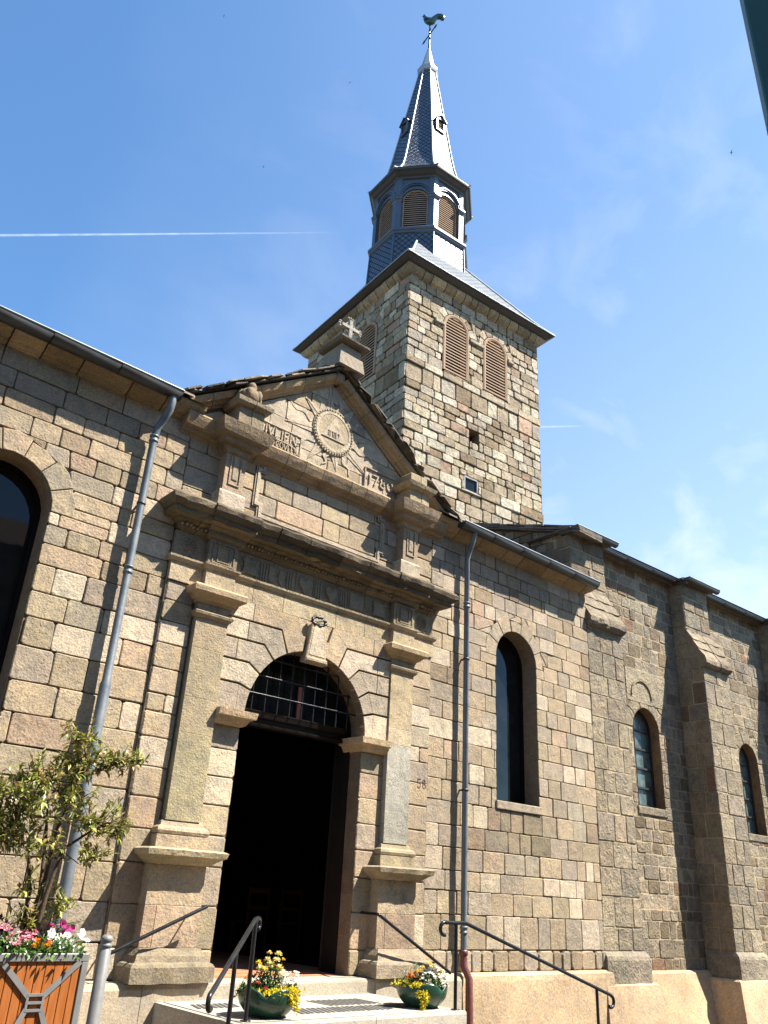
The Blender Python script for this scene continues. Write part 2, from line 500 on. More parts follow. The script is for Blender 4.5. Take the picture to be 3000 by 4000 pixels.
def inset(poly, d):
    n = len(poly)
    out = []
    for i in range(n):
        p0, p1, p2 = poly[i - 1], poly[i], poly[(i + 1) % n]
        e1 = (p1[0] - p0[0], p1[1] - p0[1])
        e2 = (p2[0] - p1[0], p2[1] - p1[1])
        l1 = math.hypot(*e1) or 1e-9
        l2 = math.hypot(*e2) or 1e-9
        n1 = (-e1[1] / l1, e1[0] / l1)
        n2 = (-e2[1] / l2, e2[0] / l2)
        k = 1 + n1[0] * n2[0] + n1[1] * n2[1]
        k = max(k, 0.35)
        out.append((p1[0] + d * (n1[0] + n2[0]) / k, p1[1] + d * (n1[1] + n2[1]) / k))
    return out

def clip(poly, a, b, c):
    """part of a convex polygon where a*x + b*y <= c"""
    out = []
    n = len(poly)
    for i in range(n):
        p, q = poly[i], poly[(i + 1) % n]
        dp, dq = a * p[0] + b * p[1] - c, a * q[0] + b * q[1] - c
        if dp <= 1e-9:
            out.append(p)
        if (dp < -1e-9 and dq > 1e-9) or (dp > 1e-9 and dq < -1e-9):
            t = dp / (dp - dq)
            out.append((p[0] + (q[0] - p[0]) * t, p[1] + (q[1] - p[1]) * t))
    return out if len(out) >= 3 and poly_area(out) > 1e-6 else None

def subtract(poly, hole):
    """convex poly minus convex hole (counter-clockwise) as convex pieces"""
    bx = lambda P: (min(p[0] for p in P), max(p[0] for p in P), min(p[1] for p in P), max(p[1] for p in P))
    a, b = bx(poly), bx(hole)
    if a[1] <= b[0] or a[0] >= b[1] or a[3] <= b[2] or a[2] >= b[3]:
        return [poly]
    rest, out = poly, []
    n = len(hole)
    order = sorted(range(n), key=lambda i: -math.hypot(hole[(i + 1) % n][0] - hole[i][0], hole[(i + 1) % n][1] - hole[i][1]))
    for i in order:
        p, q = hole[i], hole[(i + 1) % n]
        ex, ey = q[0] - p[0], q[1] - p[1]
        na, nb = ey, -ex                     # outward normal of a ccw edge
        c = na * p[0] + nb * p[1]
        o = clip(rest, -na, -nb, -c)
        if o:
            out.append(o)
        rest = clip(rest, na, nb, c)
        if not rest:
            break
    return out

def subtract_all(poly, holes):
    ps = [poly]
    for h in holes:
        ps = [r for p in ps for r in subtract(p, h)]
    return ps

def arch_poly(cx, hw, z0, zs, n=14, r=None):
    r = r or hw
    pts = [(cx - hw, z0), (cx + hw, z0), (cx + hw, zs)]
    pts += [(cx + r * math.cos(math.pi * i / n), zs + r * math.sin(math.pi * i / n)) for i in range(1, n)]
    pts += [(cx - hw, zs)]
    return pts

def rough_poly(poly, rng, r=0.02, j=0.004):
    """round the corners of a block outline and make its edges a little uneven"""
    out = []
    n = len(poly)
    for i in range(n):
        p0, p1, p2 = poly[i - 1], poly[i], poly[(i + 1) % n]
        l0 = math.hypot(p0[0] - p1[0], p0[1] - p1[1])
        l2 = math.hypot(p2[0] - p1[0], p2[1] - p1[1])
        k = min(r * rng.uniform(0.5, 1.5), l0 * 0.3, l2 * 0.3)
        a = (p1[0] + (p0[0] - p1[0]) / l0 * k, p1[1] + (p0[1] - p1[1]) / l0 * k)
        b = (p1[0] + (p2[0] - p1[0]) / l2 * k, p1[1] + (p2[1] - p1[1]) / l2 * k)
        out += [a, b]
        if l2 > 0.16:
            t = rng.uniform(0.35, 0.65)
            out.append((p1[0] + (p2[0] - p1[0]) * t, p1[1] + (p2[1] - p1[1]) * t))
    return [(x + rng.uniform(-j, j), y + rng.uniform(-j, j)) for x, y in out]

def pick(pal, rng):
    t = rng.random() * sum(w for w, c in pal)
    for w, c in pal:
        t -= w
        if t <= 0:
            return c
    return pal[-1][1]

def ashlar(mb, F, u0, u1, courses, wr, pal, rng, holes=(), gap=0.012, bv=0.01, depth=(0.0, 0.012), base=-0.03, rnd=0.02, j=0.004, var=0.08, mat=0, keep=None, tint=None):
    prev = []
    for z0, z1 in zip(courses[:-1], courses[1:]):
        x, cuts = u0, [u0]
        while True:
            k = rng.uniform(*wr) * (0.75 if z1 - z0 < 0.25 else 1.0)
            for _ in range(6):
                if any(abs(x + k - p) < 0.05 for p in prev):
                    k += rng.uniform(-0.09, 0.09)
            if x + k > u1 - wr[0] * 0.55:
                break
            x += k
            cuts.append(x)
        cuts.append(u1)
        prev = cuts[1:-1]
        for a, b in zip(cuts[:-1], cuts[1:]):
            for p in subtract_all([(a, z0), (b, z0), (b, z1), (a, z1)], holes):
                us = [q[0] for q in p]
                zs = [q[1] for q in p]
                if poly_area(p) < 0.006 or max(us) - min(us) < 0.05 or max(zs) - min(zs) < 0.05:
                    continue
                if keep and not keep(sum(us) / len(us), sum(zs) / len(zs)):
                    continue
                p = inset(p, gap / 2 * rng.uniform(0.6, 1.5))
                if poly_area(p) < 0.004:
                    continue
                p = rough_poly(p, rng, rnd, j)
                ta, tb = rng.uniform(-0.02, 0.02), rng.uniform(-0.02, 0.02)
                cu, cz = sum(us) / len(us), sum(zs) / len(zs)
                c = jit(pick(pal, rng), rng, var, 0.05)
                if tint:
                    q = tint(cu, cz)
                    c = tuple(x * q for x in c)
                mb.block(F, p, rng.uniform(*depth), base, bv * rng.uniform(0.6, 1.5), c, mat,
                         lambda u, z: ta * (u - cu) + tb * (z - cz))

def backing(mb, F, u0, u1, z0, z1, holes, w, col, mat=0):
    for p in subtract_all([(u0, z0), (u1, z0), (u1, z1), (u0, z1)], holes):
        mb.poly([F(u, w, z) for u, z in p], col, mat)

def reveal(mb, F, outline, w0, w1, col, mat=0, closed=True, rng=RNG):
    n = len(outline)
    for i in range(n if closed else n - 1):
        a, b = outline[i], outline[(i + 1) % n]
        mb.add([F(a[0], w0, a[1]), F(a[0], w1, a[1]), F(b[0], w1, b[1]), F(b[0], w0, b[1])], [(0, 1, 2, 3)], col, mat)

def voussoirs(mb, F, cx, zs, r, t, n, pal, rng, w=0.008, base=-0.03, gap=0.01, bv=0.008, a0=0.0, a1=math.pi, rag=0.05, mat=0):
    for i in range(n):
        q0, q1 = a0 + (a1 - a0) * i / n, a0 + (a1 - a0) * (i + 1) / n
        ro = r + t + rng.uniform(-rag, rag)
        pts = [(cx + r * math.cos(q0), zs + r * math.sin(q0)), (cx + ro * math.cos(q0), zs + ro * math.sin(q0))]
        qm = (q0 + q1) / 2
        pts += [(cx + ro * 1.02 * math.cos(qm), zs + ro * 1.02 * math.sin(qm)), (cx + ro * math.cos(q1), zs + ro * math.sin(q1)), (cx + r * math.cos(q1), zs + r * math.sin(q1)), (cx + r * math.cos(qm), zs + r * math.sin(qm))]
        p = inset(pts, gap / 2)
        mb.block(F, p, w + rng.uniform(0, 0.005), base, bv, jit(pick(pal, rng), rng, 0.1, 0.04), mat)

def strokes(mb, F, segs, width, w0, w1, col, mat=0):
    """carved or raised strokes: list of ((u, z), (u, z))"""
    for i, (a, b) in enumerate(segs):
        dx, dz = b[0] - a[0], b[1] - a[1]
        L = math.hypot(dx, dz) or 1e-6
        nx, nz = -dz / L * width / 2, dx / L * width / 2
        ex, ez = dx / L * width * 0.3, dz / L * width * 0.3
        k = 0.0004 * (i % 3)
        mb.prism(F, [(a[0] - ex - nx, a[1] - ez - nz), (b[0] + ex - nx, b[1] + ez - nz), (b[0] + ex + nx, b[1] + ez + nz), (a[0] - ex + nx, a[1] - ez + nz)], w0, w1 + k, col, mat)

def polyline(pts, closed=False):
    s = list(zip(pts[:-1], pts[1:]))
    if closed:
        s.append((pts[-1], pts[0]))
    return s

def arc(cx, cz, rx, rz, a0, a1, n=8):
    return [(cx + rx * math.cos(RAD(a0 + (a1 - a0) * i / n)), cz + rz * math.sin(RAD(a0 + (a1 - a0) * i / n))) for i in range(n + 1)]

def letter(ch, x, z, w, h):
    """strokes of one carved capital or figure in the box x..x+w, z..z+h"""
    L = {
        'I': [[(.5, 0), (.5, 1)]], 'V': [[(0, 1), (.5, 0), (1, 1)]], 'L': [[(.1, 1), (.1, 0), (.9, 0)]],
        'E': [[(.9, 1), (.1, 1), (.1, 0), (.9, 0)], [(.1, .5), (.7, .5)]], 'N': [[(.05, 0), (.05, 1), (.95, 0), (.95, 1)]],
        'S': [arc(.5, .73, .4, .27, 20, 270, 8) + arc(.5, .25, .42, .25, 90, -160, 8)],
        'C': [arc(.55, .5, .5, .5, 50, 310, 10)], 'O': [arc(.5, .5, .5, .5, 0, 360, 14)],
        '1': [[(.2, .8), (.5, 1), (.5, 0)]], '7': [[(0, 1), (1, 1), (.35, 0)]],
        '8': [arc(.5, .75, .33, .25, 0, 360, 10), arc(.5, .26, .45, .26, 0, 360, 10)],
        '0': [arc(.5, .5, .5, .5, 0, 360, 14)],
        '5': [[(.9, 1), (.15, 1), (.12, .58)] + arc(.45, .32, .45, .32, 120, -150, 8)],
        'YOD': [[(.3, 1), (.8, 1), (.75, .55)]], 'HE': [[(0, 1), (.9, 1), (.9, 0)], [(.15, .65), (.15, 0)]], 'VAV': [[(.3, 1), (.7, 1), (.7, 0)]],
        ':': [[(.4, .75), (.6, .75)], [(.4, .25), (.6, .25)]],
    }[ch]
    out = []
    for pl in L:
        out += polyline([(x + a * w, z + b * h) for a, b in pl])
    return out

# ------------------------------------------------------------------ tagging
def tag(o, label=None, cat=None, group=None, kind=None):
    if label: o['label'] = label
    if cat: o['category'] = cat
    if group: o['group'] = group
    if kind: o['kind'] = kind
    return o

def thing(name, loc, label, cat, group=None):
    o = bpy.data.objects.new(name, None)
    COL.objects.link(o)
    o.location = loc
    o.empty_display_size = 0.2
    BASE[o] = Vector(loc)
    return tag(o, label, cat, group)

# stone colours (linear)
TAN, PALE, GREY, PINK, BROWN, OLIVE = (0.365, 0.282, 0.185), (0.45, 0.368, 0.265), (0.315, 0.256, 0.187), (0.37, 0.268, 0.182), (0.265, 0.197, 0.128), (0.305, 0.242, 0.160)
PAL_F = [(4.5, TAN), (2.4, PALE), (3, GREY), (1.0, PINK), (1.0, BROWN), (2.2, OLIVE)]
PAL_T = [(3.4, (0.35, 0.28, 0.19)), (3, (0.46, 0.39, 0.29)), (2.4, (0.28, 0.215, 0.14)), (1.2, (0.21, 0.15, 0.09)), (0.5, (0.34, 0.23, 0.155)), (2, (0.33, 0.275, 0.205))]
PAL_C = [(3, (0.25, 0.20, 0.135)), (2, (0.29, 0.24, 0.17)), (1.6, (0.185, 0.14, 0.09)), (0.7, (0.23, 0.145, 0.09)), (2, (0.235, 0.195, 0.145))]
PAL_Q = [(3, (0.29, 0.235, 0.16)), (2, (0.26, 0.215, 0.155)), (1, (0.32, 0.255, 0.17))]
MORTAR = (0.15, 0.112, 0.072)
MORTAR_C = (0.40, 0.315, 0.20)

# ------------------------------------------------------------------ the street front of the church
CL = [0.0, 0.34, 0.66, 1.0, 1.38, 1.76, 2.14, 2.5, 2.80, 3.12, 3.45, 3.82, 4.14, 4.43, 4.75, 5.0, 5.23, 5.5, 5.72, 5.97, 6.2, 6.45, 6.7, 6.95, 7.22]
CR = [0.94, 1.39, 1.70, 1.97, 2.28, 2.59, 2.92, 3.22, 3.52, 3.82, 4.12, 4.40, 4.68, 4.95, 5.22, 5.48, 5.74, 6.0, 6.25, 6.5, 6.73, 6.97, 7.22]
CU = [6.06, 6.33, 6.62, 6.88, 7.12, 7.33]

def round_window(parent, F, cx, hw, z0, zs, depth, name='window', glass='glass', bars=0, dark_frame=True):
    """glazed round-headed window with frame; the glass is a sheet set back in the wall"""
    fr = MB()
    out = arch_poly(cx, hw, z0, zs, 16)
    inn = arch_poly(cx, hw - 0.055, z0 + 0.06, zs, 16)
    n = len(out)
    for w0, w1 in ((-depth - 0.05, -depth),):
        vs = [F(u, w1, z) for u, z in out] + [F(u, w1, z) for u, z in inn] + [F(u, w0, z) for u, z in inn]
        fs = []
        for i in range(n):
            j = (i + 1) % n
            fs += [(i, j, n + j, n + i), (n + i, n + j, 2 * n + j, 2 * n + i)]
        fr.add(vs, fs, (0.05, 0.03, 0.02))
    wn = fr.build(name, M['leafwood'] if dark_frame else M['rust_iron'], parent)
    g = MB()
    g.poly([F(u, -depth - 0.035, z) for u, z in inn])
    g.build('pane', M[glass], wn)
    if bars:
        b = MB()
        for i in range(1, bars + 1):
            z = z0 + (zs + hw * 0.9 - z0) * i / (bars + 1)
            b.box(F, cx - hw + 0.03, cx + hw - 0.03, -depth - 0.03, -depth + 0.01, z - 0.02, z + 0.02)
        pass
        b.build('glazing_bar', M['rust_iron'], wn)
    return wn

def build_front():
    rng = random.Random(11)
    ch = thing('church', (6.55, 0, 0), 'sunlit stone church front with carved portal, triangular pediment and open arched doorway', 'church')
    # openings
    RW = dict(cx=11.01, hw=0.54, z0=3.05, zs=5.39)
    LW = dict(cx=2.15, hw=0.55, z0=3.05, zs=5.38)
    holeR, holeL = arch_poly(**RW), arch_poly(**LW)
    ringR = [arch_poly(RW['cx'], RW['hw'] + 0.22, RW['zs'], RW['zs'] + 0.001, 7)]
    ringL = [arch_poly(LW['cx'], LW['hw'] + 0.24, LW['zs'], LW['zs'] + 0.001, 7)]
    door = arch_poly(XC, 1.0, 0.60, 3.55, 18)

    # ---- right wall
    mb = MB()
    drip = lambda u, z: (0.62 + 0.12 * rng.random()) if (10.4 < u < 11.62 and 1.9 < z < 2.95) else (0.85 if (z < 1.2 or z > 6.4) else 1.0)  # drip stain below the sill; bottom and top courses darker too
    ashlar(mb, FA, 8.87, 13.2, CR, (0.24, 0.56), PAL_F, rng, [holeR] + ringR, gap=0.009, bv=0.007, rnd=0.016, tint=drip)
    ashlar(mb, FA, 8.87, 13.2, [0.655, 0.94], (0.2, 0.38), [(2, BROWN), (3, GREY), (2, TAN)], rng, [], gap=0.02, depth=(0.03, 0.055), rnd=0.035)
    voussoirs(mb, FA, RW['cx'], RW['zs'], RW['hw'], 0.24, 7, [(3, TAN), (2, GREY), (2, OLIVE)], rng, w=0.010)
    reveal(mb, FA, holeR, 0.0, -0.36, (0.25, 0.185, 0.12))  # window reveal: shade put into a darker stone colour
    mb.bbox(FA, RW['cx'] - RW['hw'] - 0.03, RW['cx'] + RW['hw'] + 0.03, -0.3, 0.035, RW['z0'] - 0.13, RW['z0'], 0.012, GREY)
    mb.build('right_wall', M['stone'], ch)
    mb = MB()
    # ---- left wall
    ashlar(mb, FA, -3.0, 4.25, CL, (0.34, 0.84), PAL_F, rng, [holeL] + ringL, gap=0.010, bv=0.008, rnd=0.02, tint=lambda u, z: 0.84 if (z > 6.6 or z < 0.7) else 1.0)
    voussoirs(mb, FA, LW['cx'], LW['zs'], LW['hw'], 0.26, 7, [(3, TAN), (2, GREY), (2, OLIVE)], rng, w=0.010)
    reveal(mb, FA, holeL, 0.0, -0.36, (0.25, 0.185, 0.12))  # darker colour here stands in for shade inside the opening
    mb.bbox(FA, LW['cx'] - LW['hw'] - 0.03, LW['cx'] + LW['hw'] + 0.03, -0.3, 0.035, LW['z0'] - 0.13, LW['z0'], 0.012, GREY)
    # ---- wall above the portal cornice and strip behind
    ashlar(mb, FA, 4.25, 8.87, CU, (0.36, 0.85), PAL_F, rng, [], gap=0.010, depth=(0, 0.006))
    mb.build('left_wall', M['stone'], ch)
    # ---- mortar core of the whole front
    mb = MB()
    backing(mb, FA, -3.0, 13.2, 0.0, 7.45, [holeR, holeL, door], -0.02, MORTAR)
    mb.build('wall_core', M['mortar'], ch)
    # pediment field
    apex = 8.98
    lt = [(3.4, 7.33), (XC, apex + 0.35), (XC, 9.9), (3.0, 9.9)]
    k = (apex - 7.42) / (XC - 4.2)
    left_out = [(4.2, 7.33), (XC, apex), (XC, 9.9), (4.2, 9.9)]
    right_out = [(XC, apex), (2 * XC - 4.2, 7.33), (2 * XC - 4.2, 9.9), (XC, 9.9)]
    mb = MB()
    ashlar(mb, FA, 4.2, 2 * XC - 4.2, [7.33, 7.62, 7.98, 8.32, 8.66, 9.0], (0.42, 0.75), [(3, TAN), (3, PALE), (1.5, GREY)], rng, [left_out, right_out], gap=0.008, depth=(0, 0.004), bv=0.006)
    mb.poly([FA(3.85, -0.02, 7.3), FA(9.25, -0.02, 7.3), FA(XC, -0.02, 9.2)], MORTAR)
    # carved sun: rays, beaded ring, disc with triangle
    cx, cz = 6.60, 8.13
    for i in range(16):
        a = RAD(11 + i * 22.5)
        ca, sa = math.cos(a), math.sin(a)
        Lr = 0.80 if i % 2 == 0 else 0.74
        if abs(ca) > 0.75: Lr = 0.92
        if sa > 0.5: Lr = min(Lr, 0.70)
        if sa < -0.3: Lr = min(Lr, 0.66 / max(0.5, -sa) * 0.97)
        def P(r, t): return (cx + ca * r - sa * t, cz + sa * r + ca * t)
        c = jit(PALE, rng, 0.06)
        h = 0.009 + 0.0003 * i
        if i % 2 == 0:
            mb.prism(FA, [P(0.39, -0.085), P(Lr, -0.005), P(Lr, 0.005), P(0.39, 0.085)], 0.002, h, c)
            mb.prism(FA, [P(0.38, -0.012), P(Lr - 0.03, -0.003), P(Lr - 0.03, 0.003), P(0.38, 0.012)], 0.002, h + 0.006, c)
        else:
            n = 12
            w0 = [P(0.36 + (Lr - 0.36) * q / n, 0.03 * math.sin(q * 0.95) - 0.06 * (1 - q / n) - 0.004) for q in range(n + 1)]
            w1 = [P(0.36 + (Lr - 0.36) * q / n, 0.03 * math.sin(q * 0.95) + 0.06 * (1 - q / n) + 0.004) for q in range(n + 1)]
            for q in range(n):
                mb.prism(FA, [w0[q], w0[q + 1], w1[q + 1], w1[q]], 0.002, h + 0.0002 * q, c)
    ring = lambda r, n=36: [(cx + r * math.cos(2 * math.pi * i / n), cz + r * math.sin(2 * math.pi * i / n)) for i in range(n)]
    mb.prism(FA, ring(0.40), 0.002, 0.030, jit(TAN, rng))
    for i in range(44):
        a = 2 * math.pi * i / 44
        mb.ball(FA(cx + 0.372 * math.cos(a), 0.032, cz + 0.372 * math.sin(a)), 0.018, 0.018, 0.018, PALE, 0, 6, 4)
    o, n_ = ring(0.348), 36
    i1, i2 = ring(0.305), ring(0.292)
    vs = [FA(u, 0.03, z) for u, z in o] + [FA(u, 0.036, z) for u, z in o] + [FA(u, 0.036, z) for u, z in i1] + [FA(u, 0.026, z) for u, z in i2]
    fs = []
    for i in range(n_):
        j = (i + 1) % n_
        for b in range(3):
            fs.append((b * n_ + i, b * n_ + j, (b + 1) * n_ + j, (b + 1) * n_ + i))
    fs.append(tuple(range(3 * n_, 4 * n_)))
    mb.add(vs, fs, PALE)
    mb.prism(FA, [(cx - 0.235, cz - 0.14), (cx + 0.235, cz - 0.14), (cx, cz + 0.265)], 0.02, 0.044, PALE)
    heb = [('HE', -0.115), ('VAV', -0.055), ('HE', 0.0), ('YOD', 0.065)]
    for chh, x in heb:
        strokes(mb, FA, letter(chh, cx + x, cz - 0.10, 0.045, 0.085), 0.011, 0.03, 0.054, TAN)
    # inscriptions
    x = 5.375
    for chh, w, dx in (('I', .03, .05), ('V', .10, .125), ('L', .085, .11), ('I', .03, .055), ('E', .085, .11), ('N', .11, .12)):
        strokes(mb, FA, letter(chh, x, 7.60, w, 0.145), 0.017, 0.003, 0.019, PALE)
        x += dx
    for q in ((5.305, 7.74), (5.335, 7.70), (5.31, 7.66)):
        mb.ball(FA(q[0], 0.006, q[1]), 0.014, 0.014, 0.014, PALE, 0, 6, 4)
    strokes(mb, FA, polyline([(5.22, 7.785), (6.02, 7.785), (6.02, 7.46)]) + polyline([(5.5, 7.575), (5.8, 7.575), (5.93, 7.545), (5.99, 7.46)]), 0.018, 0.003, 0.020, PALE)
    x = 5.58
    for chh, w, dx in (('C', .055, .068), ('O', .06, .075), ('V', .055, .07), ('L', .045, .06), ('E', .045, .06), ('S', .045, .05)):
        strokes(mb, FA, letter(chh, x, 7.455, w, 0.095), 0.011, 0.003, 0.020, PALE)
        x += dx
    x = 7.38
    for chh, w, dx in (('1', .06, .10), ('7', .10, .15), ('8', .10, .155), ('0', .11, .1)):
        strokes(mb, FA, letter(chh, x, 7.55, w, 0.165), 0.024, 0.003, 0.024, PALE)
        x += dx
    strokes(mb, FA, polyline([(7.3, 7.47), (7.3, 7.80), (7.95, 7.80)]), 0.016, 0.003, 0.03, PALE)
    mb.build('pediment_field', M['carved'], ch)

    # ---- raking cornice and its slab roof
    mb = MB()
    sl = Vector((XC - 3.9, 0, 0)) + Vector((0, 0, 1.767))
    sl.normalize()
    pr = Vector((-sl.z, 0, sl.x))
    cut = [0.55, 1.02, 1.46, 1.9, 2.36, 2.8]
    for sgn in (1, -1):
        a = Vector((sl.x * sgn, 0, sl.z))
        p = Vector((pr.x * sgn, 0, pr.z))
        og = Vector((XC - sgn * (XC - 4.02), 0, 7.255))
        e = 0.0 if sgn == 1 else 0.0025
        FR = (lambda a, p, og, e: (lambda u, w, z: og + a * u + Vector((0, -w - e, 0)) + p * z))(a, p, og, e)
        L = (XC - 4.02) / sl.x
        prof = [(0.015, 0.01), (0.045, 0.03), (0.05, 0.065), (0.09, 0.095), (0.10, 0.14), (0.16, 0.175), (0.19, 0.175)]
        mb.mould(FR, 0.0, L - 0.02, -0.1, 0.0, prof, (0.36, 0.255, 0.145), [c + rng.uniform(-.06, .06) for c in cut], (0, 0), 0.006, 0.2)
    mb.bbox(FA, XC - 0.09, XC + 0.09, -0.05, 0.165, 9.0, 9.16, 0.02, TAN)
    mb.build('raking_cornice', M['carved'], ch)
    mb = MB()
    LZ = [(0.10, 0.087, 0.07), (0.14, 0.12, 0.095), (0.075, 0.065, 0.055), (0.17, 0.14, 0.105)]
    def slab(Fs, u, v, du, dv, z, th, c):
        n = rng.randint(6, 8)
        pts = []
        for i in range(n):
            q = 2 * math.pi * (i + rng.uniform(-.2, .2)) / n + 0.4
            r = 1 / max(abs(math.cos(q)) , abs(math.sin(q)))
            r = r * rng.uniform(0.86, 1.0)
            pts.append((u + du / 2 * r * math.cos(q), v + dv / 2 * r * math.sin(q)))
        t1, t2 = rng.uniform(-.03, .03), rng.uniform(-.04, .04)
        lo = [Fs(a, b, z + t1 * (a - u) + t2 * (b - v)) for a, b in pts]
        hi = [Fs(u + (a - u) * .97, v + (b - v) * .97, z + th + t1 * (a - u) + t2 * (b - v)) for a, b in pts]
        fs = [tuple(range(n - 1, -1, -1)), tuple(range(n, 2 * n))] + [(i, (i + 1) % n, n + (i + 1) % n, n + i) for i in range(n)]
        mb.add(lo + hi, fs, c)
    for sgn in (1, -1):
        a = Vector((sl.x * sgn, 0, sl.z))
        p = Vector((pr.x * sgn, 0, pr.z))
        og = Vector((XC - sgn * (XC - 3.86), 0, 7.36))
        Fs = (lambda a, p, og: (lambda u, v, z: og + a * u + Vector((0, v, 0)) + p * z))(a, p, og)
        L = (XC - 3.86) / sl.x + 0.05
        for row in range(9):
            v = 0.02 + row * 0.42
            u = -0.1
            while u < L:
                du = rng.uniform(0.3, 0.55)
                for lay in range(2):
                    slab(Fs, min(u + du / 2 + rng.uniform(-.06, .06), L - 0.12), v + rng.uniform(-.05, .03) - (0.03 * lay if row == 0 else 0), du + 0.12, 0.62, 0.045 + lay * 0.034 + rng.uniform(0, .015), rng.uniform(0.018, 0.030), jit(rng.choice(LZ), rng, 0.15))
                u += du * 0.86
        mb.add([Fs(-0.05, -0.2, 0.05), Fs(L, -0.2, 0.05), Fs(L, 5.5, 0.05), Fs(-0.05, 5.5, 0.05)], [(0, 1, 2, 3)], LZ[0])
    for i in range(6):
        slab(FAh, XC + rng.uniform(-.08, .08), 0.04 + i * 0.45, 0.5, 0.6, 9.19 + rng.uniform(0, .03), 0.04, jit(rng.choice(LZ), rng))
    mb.build('gable_roof', M['lauze'], ch)
    # ---- main roof behind the gutters
    mb = MB()
    for u0, u1 in ((-3.2, 4.3), (8.8, 13.25)):
        mb.add([(u0, -0.28, 7.42), (u1, -0.28, 7.42), (u1, 6.5, 11.3), (u0, 6.5, 11.3)], [(0, 1, 2, 3)], LZ[0])
        u = u0
        while u < u1 - 0.3:
            du = rng.uniform(0.35, 0.6)
            Fs = lambda a, b, z: Vector((a, b, 7.45 + (b + 0.28) * 0.57 + z))
            slab(Fs, u + du / 2, -0.02, du, 0.7, 0.0, 0.03, jit(rng.choice(LZ), rng))
            u += du * 0.9
    mb.add([(4.2, 0.05, 7.4), (8.9, 0.05, 7.4), (8.9, 6.5, 11.25), (4.2, 6.5, 11.25)], [(0, 1, 2, 3)], LZ[0])
    mb.add([(-3.2, 6.5, 11.3), (13.25, 6.5, 11.3), (13.25, 13, 7.4), (-3.2, 13, 7.4)], [(0, 1, 2, 3)], LZ[0])
    mb.add([(-3.2, -0.0, 7.3), (-3.2, 13, 7.3), (-3.2, 6.5, 11.3)], [(0, 1, 2)], TAN)
    mb.add([(13.2, -0.0, 7.3), (13.2, 13, 7.3), (13.2, 6.5, 11.3)], [(0, 1, 2)], TAN)
    mb.add([(-3.0, 13, 0), (13.2, 13, 0), (13.2, 13, 7.45), (-3, 13, 7.45)], [(0, 1, 2, 3)], TAN)
    mb.add([(-3.0, 0.0, 0), (-3.0, 13, 0), (-3, 13, 7.4), (-3, 0, 7.4)], [(0, 1, 2, 3)], TAN)
    mb.add([(13.19, 0.1, 0), (13.19, 13, 0), (13.19, 13, 7.4), (13.19, 0.1, 7.4)], [(0, 1, 2, 3)], TAN)
    mb.build('main_roof', M['lauze'], ch)
    # ---- eaves cornice and gutters
    prof = [(7.205, 0.02), (7.225, 0.03), (7.23, 0.065), (7.26, 0.085), (7.265, 0.12), (7.31, 0.17), (7.36, 0.235), (7.42, 0.25)]
    warm = (0.37, 0.272, 0.16)
    for nm, u0, u1, en in (('eaves_cornice', -3.0, 4.3, (1, 0)), ('eaves_cornice', 8.85, 13.08, (0, 1))):
        mb = MB()
        js, u = [], u0 + 0.5
        while u < u1:
            js.append(u)
            u += rng.uniform(0.38, 0.7)
        mb.mould(FA, u0, u1, -0.05, 0.0, prof, warm, js, en, 0.008, 0.12, gap=0.018, var=0.2)
        mb.build(nm, M['carved'], ch)
        mb = MB()
        g0, g1 = (u0, 3.86) if u0 < 0 else (9.24, 13.14)
        arc_ = [(math.cos(RAD(180 + 180 * i / 10)), math.sin(RAD(180 + 180 * i / 10))) for i in range(11)]
        secs = int((g1 - g0) / 0.95) + 1
        for q in range(secs):
            a, b = g0 + (g1 - g0) * q / secs, g0 + (g1 - g0) * (q + 1) / secs
            vs = []
            for uu, rr in ((a, 0.088), (b, 0.084), (b, 0.080), (a, 0.080)):
                vs += [FA(uu, 0.31 - x * rr * 1.15, 7.395 + y * rr * 1.25) for x, y in arc_]
            fs = []
            for r in range(3):
                for i in range(10):
                    fs.append((r * 11 + i, r * 11 + i + 1, (r + 1) * 11 + i + 1, (r + 1) * 11 + i))
            mb.add(vs, fs, (0.3, 0.3, 0.3), 0, True)
        mb.tube([FA(g0, 0.408, 7.402), FA(g1, 0.408, 7.402)], 0.011, 8, mat=1)
        for uu in (g0, g1):
            mb.prism(lambda u, w, z: FA(uu + (w if uu == g1 else -w), u, z), [(0.31 - x * 0.10, 7.395 + y * 0.11) for x, y in arc_], 0, 0.004)
        mb.build('gutter', [M['gutter'], M['zinc_pale']], ch)
    # ---- string course under the pediment
    mb = MB()
    prof = [(7.03, 0.01), (7.07, 0.03), (7.085, 0.075), (7.13, 0.09), (7.15, 0.15), (7.24, 0.19), (7.30, 0.21), (7.33, 0.19)]
    js, u = [], 4.9
    while u < 8.3:
        js.append(u)
        u += rng.uniform(0.3, 0.62)
    mb.mould(FA, 4.08, 9.02, -0.05, 0.0, prof, (0.35, 0.25, 0.15), js, (0, 0), 0.008, 0.12)
    mb.build('string_course', M['carved'], ch)
    # ---- framed panel of the upper storey
    mb = MB()
    fr = [(5.44, 7.03), (5.44, 6.98), (5.36, 6.98), (5.36, 6.44), (5.44, 6.44), (5.44, 6.27), (7.66, 6.27), (7.66, 6.44), (7.74, 6.44), (7.74, 6.98), (7.66, 6.98), (7.66, 7.03)]
